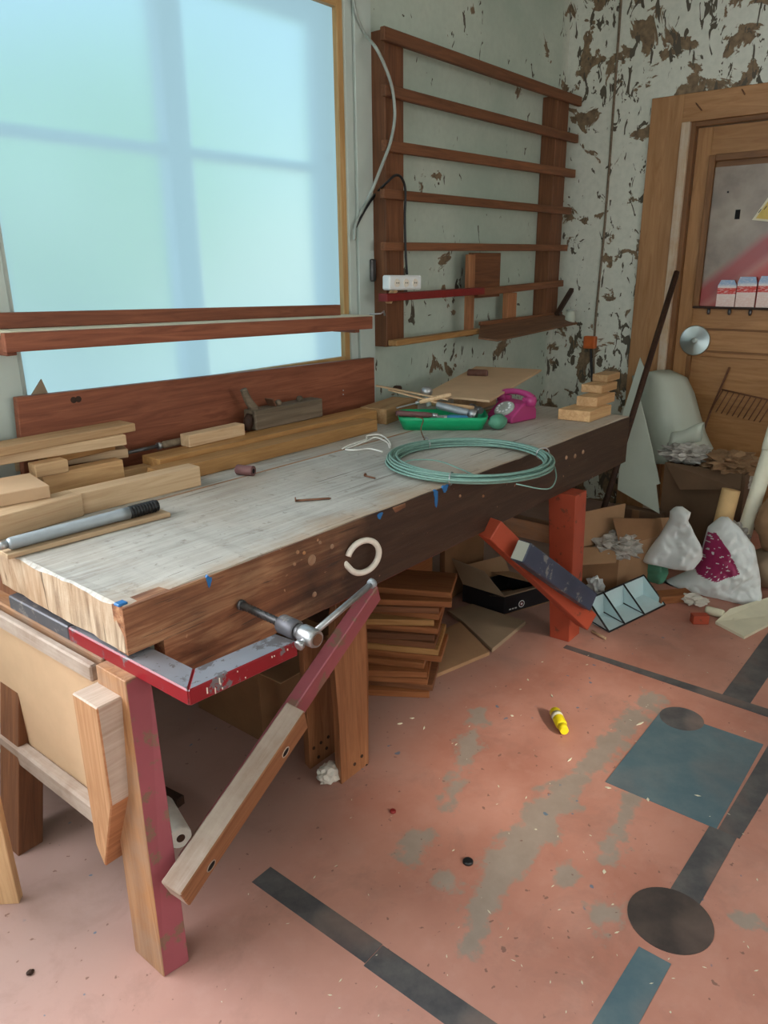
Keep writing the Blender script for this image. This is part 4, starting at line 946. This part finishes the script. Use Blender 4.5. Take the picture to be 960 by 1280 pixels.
# stick leaning in the corner, jar
tag(beam('dark_stick', YY(696,393,2.15), YY(722,350,2.20)+V((0,0,0)), .03, .022, 'darkwood', None, .003), 'short dark stick leaning in the corner above the shelf board', 'stick')
jp = YY(712,407,2.07); j = thing('glass_jar', 'small white glass jar at the end of the rack shelf', 'jar', jp)
hz = YY(712,389,2.07).z-jp.z
lathe('jar_body', [(0,.026),(.05,.030),(.75,.030),(.85,.026),(1,.026)], jp+V((0,0,.006)), jp+V((0,0,hz)), 'foam', j, 18); lathe('jar_lid', [(0,.028),(1,.028)], jp+V((0,0,hz)), jp+V((0,0,hz+.01)), 'dialgrey', j, 18)
# power strip with its cable
A = YY(487,364,2.11); B = YY(527,368,2.10); B.z = A.z-.004
ps = thing('power_strip', 'white three socket power strip on the red plank of the rack', 'power strip', A)
slab('strip_case', A+V((0,.0,.004)), B+V((0,0,.004)), .045, .062, 'white', ps, .006)
d_, s_, u_ = frame(A, B)
for i in range(3):
    c_ = A+d_*((B-A).length*(.22+.28*i))+u_*.034
    so_ = lathe('socket', [(0,.019),(1,.017)], c_+s_*.004, c_-s_*.004, 'offwhite', ps, 18)
    for q in (-.006,.006): lathe('socket_hole', [(0,.003),(1,.003)], c_+d_*q, c_+d_*q-s_*.0048, 'black_hole', so_, 8)
cb_ = [(508,343),(507,330),(506,310),(505,270),(506,240),(502,224),(494,219),(483,228),(470,241),(458,258),(450,272),(444,284)]
tube('cable', smooth_path([YY(x, y, 2.17 if i < 8 else 2.265)-V((0,.004,0)) for i, (x, y) in enumerate(cb_)]), .0055, 'black', ps, 8)
cw = [(441,-25),(442,0),(446,20),(456,42),(470,60),(480,80),(489,105),(493,130),(493,152),(488,178),(478,205),(464,240),(452,264),(444,283),(443,300)]
o = tube('wall_cable', smooth_path([YY(x, y, 2.262 if (i < 4 or i > 11) else 2.17) for i, (x, y) in enumerate(cw)]), .0065, 'dialgrey', None, 8); tag(o, 'pale grey cable drooping down past the end of the rack', 'cable')
sw = YY(465,337,YW-.03); tag(bx('wall_latch', sw.x-.016, sw.x+.016, YW-.045, YW-.0255, sw.z-.05, sw.z+.045, 'steel_dark', None, .006), 'small dark latch on the pale casing beside the rack', 'latch')

# ------------------------------------------------------------------ under the bench
rn = random.Random(5)
dd = V((.50,-.866,0)); base = Z(536,874,0); n_b = 15
ORD = 'lowest second third fourth fifth sixth seventh eighth ninth tenth eleventh twelfth thirteenth fourteenth topmost'.split()
zc = .0005
for i in range(n_b):
    th = .0235; z_ = zc+i*(th+.0004)
    end = base+dd*(rn.uniform(-.03,.02)+(.03 if 4 < i < 8 else 0)+(.012*(i-8) if i > 8 else -.0*i))+V((.866,.5,0))*(.010*i+rn.uniform(-.01,.01))
    ang = rn.uniform(-.10,.10); d2 = (Matrix.Rotation(ang, 3, 'Z') @ dd)
    A = end-d2*rn.uniform(.34,.42); A.z = end.z = z_
    tag(slab('sawn_board', A, end, rn.uniform(.16,.24), th, rn.choice(['benchleg','benchleg','rack','gold'])), ORD[i]+(' sawn board counted from the floor' if 0 < i < 14 else ' sawn board')+' in the stack under the bench', 'board', 'sawn boards stacked under the bench')
# flattened cardboard
def flat(name, label, pts, z0, th, mat):
    return tag(prism(name, [Z(x, y, z0+.0005) for x, y in pts], (0,0,th), mat, None, .001), label, 'cardboard')
flat('flattened_carton', 'flattened tan cardboard panel lying before the stacked boards', [(541,849),(612,819),(575,781),(545,795)], 0, .016, 'card')
flat('flattened_carton', 'greyish cardboard panel lying by the black carton', [(615,816),(657,781),(590,759),(560,768),(577,780)], 0, .018, 'card_grey')
# black carton with open flaps
cx = thing('black_carton', 'open black printed carton with tan flaps under the bench', 'carton', Z(629,768,0))
c0 = Z(630,769,0); c1 = Z(688,752,0); c2 = Z(578,752,0); c0.z = c1.z = c2.z = .0006; hh = .088; c3_ = c1+c2-c0
for n_, (p, q) in {'side_panel':(c0,c1), 'side_panel.001':(c2,c0), 'side_panel.002':(c3_,c2), 'side_panel.003':(c1,c3_)}.items():
    slab('side_panel', p, q, .006, hh, 'blackbox', cx, .0005)
prism('carton_base', [c0, c1, c3_, c2], (0,0,.004), 'card', cx)
top_ = V((0,0,hh))
prism('flap', [c0+top_, c1+top_, c1+top_+(c2-c0)*.32+V((0,0,-.03)), c0+top_+(c2-c0)*.38+V((0,0,-.02))], (0,0,.005), 'card_grey', cx)
prism('flap', [c2+top_, c0+top_, c0+top_+(c2-c0)*.2+V((-.02,.05,.10)), c2+top_+V((-.02,.05,.12))], (.004,.004,.003), 'card_grey', cx)
prism('flap', [c1+top_, c3_+top_, c3_+top_+(c0-c1)*.4+V((0,0,.02)), c1+top_+(c0-c1)*.4+V((0,0,.03))], (0,0,.005), 'card', cx)
prism('flap', [c3_+top_, c2+top_, c2+top_+V((.03,.05,.06)), c3_+top_+V((.03,.05,.06))], (0,0,.005), 'card', cx)
lp = c0+(c1-c0)*.36+V((0,0,.032)); nn = (c1-c0).cross(V((0,0,1))).normalized()
if nn.dot(lp) > 0: nn = -nn
for r_, m_ in ((.017,'white'),(.0135,'blackbox'),(.009,'red'),(.0055,'white')): lathe('printed_emblem', [(0,r_),(1,r_)], lp-nn*.001, lp+nn*(.0012+.0004*(.017-r_)*100), m_, cx, 20)
for q in (.10,.16,.22): pp_ = c0+(c1-c0)*q+V((0,0,.02)); beam('printed_lettering', pp_+nn*.0008, pp_+(c1-c0)*.04+nn*.0008, .001, .006, 'white', cx, 0)
# carton further back, crumpled paper, roll, rag
bxx = thing('cardboard_box', 'plain brown cardboard box deep under the bench', 'box', (1.55,1.75,0))
q0 = V((1.45,1.80,.0005))
for a in ((1.40,1.78,1.66,1.666),(1.40,1.78,1.994,2.0),(1.40,1.406,1.666,1.994),(1.774,1.78,1.666,1.994)): bx('side_panel', a[0], a[1], a[2], a[3], .0005, .26, 'card_dark', bxx, 0)
bx('box_base', 1.406, 1.774, 1.666, 1.994, .0005, .005, 'card_dark', bxx, 0)
bx('flap', 1.402, 1.778, 1.56, 1.659, .256, .261, 'card', bxx, 0)
tag(bx('stored_plank', 2.10, 2.62, 1.84, 1.96, .0005, .44, 'benchleg', None, .003), 'brown plank on edge behind the stacked boards', 'plank')
tag(bx('stored_crate_board', 2.66, 3.0, 1.80, 1.83, .0005, .36, 'card_dark', None, .002), 'dark brown board behind the black carton', 'board')
p = Z(412,972,0); tag(blob('crumpled_rag', p+V((-.005,-.005,.022)), (.042,.034,.03), 'dust', None, 2, .35, 3, 3, .0215), 'crumpled white rag by the foot of the trestle leg', 'rag')
A = Z(214,1042,.03); B = Z(238,1033,.03)
rl = thing('paper_roll', 'dusty pale paper roll lying under the bench', 'roll', A); A.z = B.z = .0305
ax_ = V((.30,.95,0)).normalized(); C0 = Z(226,1048,.032); C0.z = .0325
lathe('roll_body', [(0,.030),(.05,.032),(.95,.032),(1,.030)], C0, C0+ax_*.16, 'dust', rl, 22); lathe('roll_core', [(0,.012),(1,.012)], C0-ax_*.001, C0+ax_*.002, 'darkwood', rl, 14)
A = Z(232,1012,0); tag(beam('dark_offcut', A+V((0,.02,.016)), A+V((-.03,.30,.016)), .03, .030, 'darkwood'), 'dark narrow offcut on the floor under the near bench end', 'offcut')
# ------------------------------------------------------------------ stool corner at the left
A = Z(24,1130,0); Bq = Z(-2,1140,0)
stl = thing('side_trestle', 'pale wooden stand leg beside the near bench end', 'stand', A)
t1 = A+V((-.005,.01,.48)); hexa('leg', [A, A+V((-.05,.055,0)), A+V((-.03,.075,0)), A+V((.02,.02,0))], [t1, t1+V((-.05,.055,0)), t1+V((-.03,.075,0)), t1+V((.02,.02,0))], 'pine', stl)
beam('rail', t1+V((.0,.03,-.02)), t1+V((-.45,.50,-.02)), .04, .06, 'pine', stl)
hexa('leg', [A+V((-.45,.5,0)), A+V((-.50,.55,0)), A+V((-.47,.58,0)), A+V((-.42,.53,0))], [t1+V((-.42,.47,0)), t1+V((-.47,.52,0)), t1+V((-.44,.55,0)), t1+V((-.39,.50,0))], 'pine', stl)

# ------------------------------------------------------------------ heap between the bench and the door
def inside(pt, poly):
    x, y = pt; r = False
    for (x0, y0), (x1, y1) in zip(poly, poly[1:]+poly[:1]):
        if (y0 > y) != (y1 > y) and x < (x1-x0)*(y-y0)/(y1-y0)+x0: r = not r
    return r
def pillow(name, rows, X0, depth, mat, seed=0, crumple=.25, nu=34, nv=34, print_poly=None, lean=0.0, matp='magenta'):
    """soft bag: outline given by rows, real thickness bulging both ways"""
    ys = [r[0] for r in rows]; hv = V((-.78,-.62,.1)).normalized(); fr, bkk, fm = [], [], []
    cells = []
    for i in range(nv+1):
        t = i/nv; y = ys[0]+(ys[-1]-ys[0])*t
        xl = float(np.interp(y, ys, [r[1] for r in rows])); xr = float(np.interp(y, ys, [r[2] for r in rows]))
        for j in range(nu+1):
            s = j/nu; x = xl+(xr-xl)*s; c = XX(x, y, X0+lean*(1-t)); k = max(0,1-(2*s-1)**2)**.5*max(0,1-(2*t-1)**2)**.4
            q = c*9+V((seed*3.1,seed,0)); nz = noise.noise(q)+.6*(abs(noise.noise(q*2.1))-.3)+.35*noise.noise(q*4.3)
            fr.append(c+hv*depth*k*(1+crumple*1.6*nz)); bkk.append(c-hv*depth*k); cells.append((x, y))
    n0 = len(fr); fs = []
    for i in range(nv):
        for j in range(nu):
            a = i*(nu+1)+j; b = a+1; d = a+nu+2; e = a+nu+1
            fs.append([a, e, d, b]); mi = 0
            if print_poly and inside(cells[a], print_poly):
                mi = 1
                if noise.noise(V((cells[a][0]*.30, cells[a][1]*.45, seed)))*1.1 > .45: mi = 0
            fm.append(mi)
            fs.append([a+n0, b+n0, d+n0, e+n0]); fm.append(0)
    zmin = min(min(v.z for v in fr), min(v.z for v in bkk))
    vs = [V((v.x, v.y, max(v.z, .001))) for v in fr+bkk]; c = sum(vs, V())/len(vs)
    me = bpy.data.meshes.new(name); me.from_pydata([tuple(v-c) for v in vs], [], fs); me.materials.append(M[mat]); me.materials.append(M[matp])
    for p, m_ in zip(me.polygons, fm): p.material_index = m_
    bm = bmesh.new(); bm.from_mesh(me); bmesh.ops.remove_doubles(bm, verts=bm.verts, dist=.0004); bm.to_mesh(me); bm.free(); me.shade_smooth()
    o = bpy.data.objects.new(name, me); C.objects.link(o); o.location = c; return o
tag(pillow('plastic_bag', [(646,903,910),(660,886,925),(682,880,942),(700,876,945),(714,864,948),(725,836,950),(736,822,951),(745,866,952),(756,912,950)], 3.50, .09, 'bagwhite', 3, .22, 96, 96, [(877,664),(890,663),(914,710),(884,720),(867,713)], .12), 'white plastic carrier bag with a magenta printed patch', 'plastic bag')
tag(pillow('plastic_bag', [(633,845,853),(640,838,863),(650,838,859),(660,832,864),(672,824,870),(684,814,877),(695,806,879),(703,803,874),(713,850,864)], 3.42, .07, 'bagwhite', 8, .5, lean=.08), 'small knotted white plastic bag on the heap', 'plastic bag')
tag(pillow('plastic_bag', [(690,806,830),(700,801,833),(715,799,835),(730,805,828)], 3.50, .06, 'greenbag', 5, .3), 'green plastic bag squashed below the knotted white one', 'plastic bag')
# open cardboard box
ob_ = thing('cardboard_box', 'open brown cardboard box with raised flaps behind the far bench leg', 'box', Z(770,739,0))
c0 = Z(770,739,0); c2 = Z(716,742,0); c1 = Z(824,722,0)
for q in (c0, c1, c2): q.z = .0006
c3_ = c1+c2-c0; hh = XX(778,681,c0.x+.03).z; top_ = V((0,0,hh))
for p, q in ((c0,c1),(c2,c0),(c3_,c2),(c1,c3_)): slab('side_panel', p, q, .006, hh, 'card_dark' if p is not c0 else 'card', ob_, .0005)
prism('box_base', [c0, c1, c3_, c2], (0,0,.004), 'card', ob_)
prism('flap', [c0+top_, c1+top_, c1+top_+V((.02,.03,.07)), c0+top_+V((.03,.06,.12))], (.004,.003,.0), 'card_dark', ob_)
prism('flap', [c3_+top_, c2+top_, c2+top_+V((.02,.03,.16)), c3_+top_+V((.06,.02,.15))], (.004,.003,.0), 'card', ob_)
prism('flap', [c2+top_, c0+top_, c0+top_+V((-.09,-.02,-.05)), c2+top_+V((-.10,-.02,-.05))], (.0,.0,.005), 'card', ob_)
prism('flap', [c1+top_, c3_+top_, c3_+top_+V((.07,.01,.06)), c1+top_+V((.08,.01,.06))], (.0,.0,.005), 'card', ob_)
tag(blob('plastic_wrap', (c0+c3_)/2+V((-.02,.03,hh-.01)), (.12,.12,.05), 'clear', None, 6, .6, 4, 4), 'crumpled clear plastic wrap in the open cardboard box', 'plastic wrap')
tag(blob('crumpled_paper', c0+(c2-c0)*.35+V((-.07,-.0,.05)), (.035,.04,.05), 'bagwhite', None, 9, .6, 4, 3, .049), 'crumpled white wrapper beside the open cardboard box', 'paper')
# pale blue compartment trough
og = thing('compartment_tray', 'pale blue compartment trough with dark edges lying on the floor', 'tray', Z(760,790,0))
e0 = Z(761,791,0); e1 = Z(831,757,0); g0 = Z(735,776,0); e0.z = e1.z = g0.z = .001
ed = (e1-e0); gv = g0-e0; hh = XX(741,752,(g0).x+.0).z; hh = max(.07, min(.12, hh))
upv = V((0,0,hh))+gv*.1
prism('tray_floor', [e0, e1, e1+gv, e0+gv], (0,0,.004), 'paleblue', og); prism('tray_back', [e0+gv, e1+gv, e1+gv+upv, e0+gv+upv], gv.normalized()*.004, 'paleblue', og)
for t_ in (0,.27,.62,1):
    o_ = e0+ed*t_; prism('divider', [o_+V((0,0,.004)), o_+gv+V((0,0,.004)), o_+gv+upv], ed.normalized()*.004*(1 if t_ < 1 else -1), 'paleblue', og)
    tube('dark_edge', [o_+V((0,0,.004)), o_+gv+upv], .004, 'black', og, 6); tube('dark_edge', [o_+V((0,0,.004)), o_+gv+V((0,0,.006))], .003, 'black', og, 6)
tube('dark_edge', [e0+V((0,0,.003)), e1+V((0,0,.003))], .0038, 'black', og, 6); tube('dark_edge', [e0+gv+upv, e1+gv+upv], .0038, 'black', og, 6)
# big brown bin
bn = thing('brown_bin', 'large dark brown cardboard bin heaped with rubbish by the door', 'bin', XX(860,690,3.95))
by1, by0 = XX(829,600,3.88).y, XX(932,600,3.88).y; bzt = XX(860,583,3.88).z
for a in ((3.88,3.89,by0,by1),(4.10,4.11,by0,by1),(3.89,4.10,by0,by0+.01),(3.89,4.10,by1-.01,by1)): bx('side_panel', *a, .0005, bzt, 'bincard', bn, 0)
bx('bin_base', 3.89, 4.10, by0+.01, by1-.01, .0005, .008, 'bincard', bn, 0)
prism('flap', [V((3.88,by1,bzt)), V((3.88,by0+.02,bzt)), XX(925,612,3.83), XX(850,612,3.845)], (.004,0,.004), 'bincard', bn)
for i, (px_, py_, r, m_, sd_, lab, cat) in enumerate(((850,566,(.09,.12,.05),'clear',11,'cloudy plastic film heaped in the brown bin','plastic wrap'),(905,578,(.14,.13,.05),'brownpaper',12,'crumpled brown paper heaped over the brown bin','paper'),(880,592,(.07,.09,.03),'paper',13,'torn pale paper scraps on the rim of the brown bin','paper'),(930,600,(.05,.05,.04),'dust',14,'torn white scrap on the corner of the brown bin','paper'))):
    tag(blob('crumpled_paper' if cat == 'paper' else 'plastic_film', XX(px_+8, py_, 4.0), r, m_, None, sd_, .55, 3.5, 4), lab, cat)
# leaning sheets and pole
def poly_sheet(name, label, pts, X0, X1, y0, y1, th, mat, cat):
    """flat sheet; X goes from X0 at image row y0 to X1 at row y1 so that it leans"""
    P = [XX(x, y, X0+(X1-X0)*(y-y0)/(y1-y0)) for x, y in pts]
    return tag(prism(name, P, (.008*.8,.0,0), mat), label, cat)
poly_sheet('foam_sheet', 'tall narrow white sheet with a pointed top leaning beside the bench end', [(800,447),(809,470),(800,500),(808,530),(825,605),(820,606),(824,642),(772,612),(776,560),(778,518)], 4.18, 3.82, 447, 642, .006, 'foam', 'sheet')
zc_ = XX(824,642,3.82).z; ya, yb_ = XX(772,612,3.86).y, XX(827,642,3.82).y
sc_b = thing('low_carton', 'closed dark brown carton under the tall pointed white sheet', 'carton', (3.86,(ya+yb_)/2,0))
bx('carton_body', 3.805, 3.872, yb_, ya, .0005, zc_, 'bincard', sc_b, .003); bx('carton_tape', 3.803, 3.8055, (ya+yb_)/2-.02, (ya+yb_)/2+.02, .02, zc_, 'card_dark', sc_b, 0)
rows = []
for i in range(13):
    y = 462+(580-462)*i/12; t = i/12
    xl = 790+4*t; xr = float(np.interp(y, [462,470,490,520,545,560,580], [838,858,868,876,884,892,880]))
    rows.append([XX(xl+(xr-xl)*s/10, y+ (8*(1-s/10)**2 if i == 0 else 0), 4.40-.16*t+.10*(s/10)**2-.12*math.sin(math.pi*s/10)) for s in range(11)])
o = sheet('foam_sheet', rows, .006, 'foam'); tag(o, 'wide curled white sheet standing against the door', 'sheet')
A, B = XX(838,552,4.02), XX(878,540,4.02)
rs = thing('rolled_sheet', 'loosely rolled white sheet lying over the bin', 'sheet', A)
rows = []
for i in range(19):
    a = i/18*2*math.pi*1.15; r_ = .05-.012*i/18
    rows.append([A+(B-A)*(k/6)+V((.6*math.cos(a), 0, math.sin(a)))*(r_*(1+.15*math.sin(k+i*.7))) for k in range(7)])
sheet('roll_wrap', rows, .004, 'foam', rs)
P0 = XX(846,340,4.45); P1 = XX(762,612,3.72); dv = (P1-P0).normalized(); P2 = P0+dv*((P0.z-.003)/-dv.z)
tag(tube('dark_pole', [P0, P2], .016, 'darkwood', None, 10), 'dark wooden pole leaning between the sheets and door frame', 'pole')
A = XX(930,668,3.72); B = XX(968,545,3.84); tp_ = thing('plastic_pipe', 'cream plastic pipe standing up out of the heap by the door', 'pipe', A)
lathe('pipe', [(0,.034),(1,.034)], A-(B-A)*.12, A+(B-A)*.86, 'tube', tp_, 20); lathe('pipe_socket', [(0,.036),(.1,.039),(1,.039)], A+(B-A)*.85, A+(B-A)*1.4, 'tube', tp_, 20)
A = XX(903,655,3.69); B = XX(914,612,3.72); lt = lathe('paper_tube', [(0,.042),(1,.042)], A-(B-A)*.2, B, 'cardtube', None, 20); tag(lt, 'short tan paper tube standing behind the carrier bag', 'tube')
tag(blob('brown_sack', XX(972,655,3.70), (.10,.09,.14), 'brownpaper', None, 21, .2, 2, 3), 'brown paper sack at the right of the heap', 'sack')
tag(blob('dusty_film', XX(916,668,3.70), (.05,.07,.06), 'clear', None, 22, .4, 3, 4), 'dusty clear film around the foot of the cream pipe', 'plastic wrap')
p = XX(948,720,3.66); tag(blob('grey_sack', V((p.x+.10,p.y-.02,.10)), (.08,.10,.10), 'card_grey', None, 23, .25, 2, 3, .098), 'grey dusty sack behind the printed carrier bag', 'sack')
# things on the floor in front of the heap
pts = [Z(894,780,.0008), Z(930,799,.0008), Z(985,770,.0008), Z(975,745,.03), Z(912,764,.02)]
tag(prism('cream_board', pts, (0,0,.012), 'paper'), 'cream board offcut lying flat before the carrier bag', 'board')
A = Z(866,781,0); B = Z(886,781,0); tag(slab('orange_block', A+V((0,0,.0005)), B+V((0,0,.0005)), .04, .04, 'benchorange'), 'small orange brick offcut on the floor by the heap', 'block')
A = Z(882,762,.02); B = Z(905,768,.02); tag(lathe('cream_cork', [(0,.014),(.1,.019),(.9,.019),(1,.015)], A, B, 'paper', None, 14), 'cream rounded cork on the floor near the cream board', 'cork')
p = Z(866,754,0); tag(blob('paper_scrap', p+V((0,0,.02)), (.05,.06,.02), 'dust', None, 31, .6, 4, 3, .0195), 'crumpled pale paper scrap below the bags', 'paper')
A = Z(826,756,0); B = Z(868,752,0); tag(slab('brown_offcut', A+V((0,0,.0005)), B+V((0,0,.0005)), .08, .035, 'benchleg'), 'brown timber offcut poking out below the bags', 'offcut')
A = Z(751,794,.006); B = Z(758,797,.006); tag(lathe('small_dowel', [(0,.006),(1,.006)], Z(740,789,.0065), Z(757,798,.0065), 'pine_pale', None, 10), 'thin dowel stub beside the compartment trough', 'dowel')
# yellow glue stick
A = Z(693,890,.016); B = Z(705,914,.016); A.z = B.z = .0205
gl = thing('glue_bottle', 'small yellow glue bottle lying on the floor', 'bottle', A)
btl = lathe('bottle', [(0,.016),(.06,.0195),(.72,.0195),(.8,.015),(.82,.011)], A, B, 'yellow', gl, 20); m_ = A+(B-A)*.8
lathe('cap', [(0,.013),(.1,.016),(1,.014)], m_, A+(B-A)*1.05, 'yellow', gl, 18); lathe('label', [(0,.0198),(1,.0198)], A+(B-A)*.22, A+(B-A)*.42, 'paper', btl, 20)
p = Z(585,1078,0); tag(lathe('bottle_cap', [(0,.014),(.6,.014),(1,.011)], p+V((0,0,.0004)), p+V((0,0,.008)), 'black', None, 16), 'black bottle cap on the terracotta floor', 'cap')
p = Z(491,1015,0); tag(lathe('red_cap', [(0,.009),(.6,.009),(1,.007)], p+V((0,0,.0004)), p+V((0,0,.007)), 'red', None, 14), 'small dark red cap on the terracotta floor', 'cap')
p = Z(38,1217,0); tag(blob('dirt_clod', p+V((0,0,.004)), (.009,.007,.005), 'darkwood', None, 41, .3, 3, 2, .0039), 'dark clod of dirt on the floor by the near leg', 'clod')
# wood chips and crumbs
bm = bmesh.new(); rc = random.Random(11)
def chip(x, y, s, z=.0004):
    a = rc.uniform(0, 6.28); l_, w_ = s*rc.uniform(.8,2.4), s*rc.uniform(.4,.8); u = V((math.cos(a), math.sin(a), 0)); v = V((-u.y, u.x, 0)); p = V((x, y, z))
    vs = [bm.verts.new(p+q) for q in (u*l_, v*w_, -u*l_, -v*w_*.8)]+[bm.verts.new(p+q+V((0,0,s*.35))) for q in (u*l_*.9, v*w_*.9, -u*l_*.9, -v*w_*.7)]
    for fc in ((3,2,1,0),(4,5,6,7),(0,1,5,4),(1,2,6,5),(2,3,7,6),(3,0,4,7)): bm.faces.new([vs[i] for i in fc])
for _ in range(130):
    q = Z(rc.uniform(250,950), rc.uniform(800,1270), 0)
    if q.x < 3.2 and q.y < 1.25: chip(q.x, q.y, rc.uniform(.0015,.0035))
for q in ((712,950),(810,1000),(872,995),(660,850),(690,870),(800,905),(760,985),(500,905),(515,898),(530,910),(755,1090),(640,895)):
    p = Z(*q, 0); chip(p.x, p.y, rc.uniform(.005,.008))
o = bmobj('wood_chips', bm, 'paper'); o['kind'] = 'stuff'; tag(o, 'scattered pale wood chips and crumbs on the floor', 'wood chips')
bx('threshold', XD+.0, XD+.09, .56, IY-.003, .0005, .014, 'darkwood', dr, 0)
# ------------------------------------------------------------------ outdoors, seen blurred through the film
g = boxes('ground', [(-20,30,YW+T,30,-.6,-.5)], 'grass')
def tree(x, y, h, r, seed, lab):
    t = thing('tree', lab, 'tree', (x,y,-.5)); tube('trunk', [V((x,y,-.5)), V((x+.1,y,h*.6))], lambda q: .16-.07*q, 'bark', t, 10)
    bm = bmesh.new(); rr_ = random.Random(seed)
    for _ in range(900):
        n = V((rr_.gauss(0,1), rr_.gauss(0,1), rr_.gauss(0,1))).normalized()*rr_.uniform(.55,1)*r; c = V((x, y, h))+V((n.x, n.y, n.z*.85)); a = V((rr_.gauss(0,1), rr_.gauss(0,1), rr_.gauss(0,1))).normalized(); b = a.orthogonal().normalized()
        s = rr_.uniform(.12,.25); bm.faces.new([bm.verts.new(c+a*s), bm.verts.new(c+b*s*.6), bm.verts.new(c-a*s), bm.verts.new(c-b*s*.6)])
    o = bmobj('crown', bm, 'leaf', t); o['kind'] = 'stuff'
tree(4.2, 7.5, 2.2, 1.9, 1, 'leafy green tree close outside the window'); tree(9.5, 11, 4.0, 2.6, 2, 'tall tree standing further off outside'); tree(2.0, 13, 2.0, 2.2, 3, 'low bushy tree at the far side of the yard')
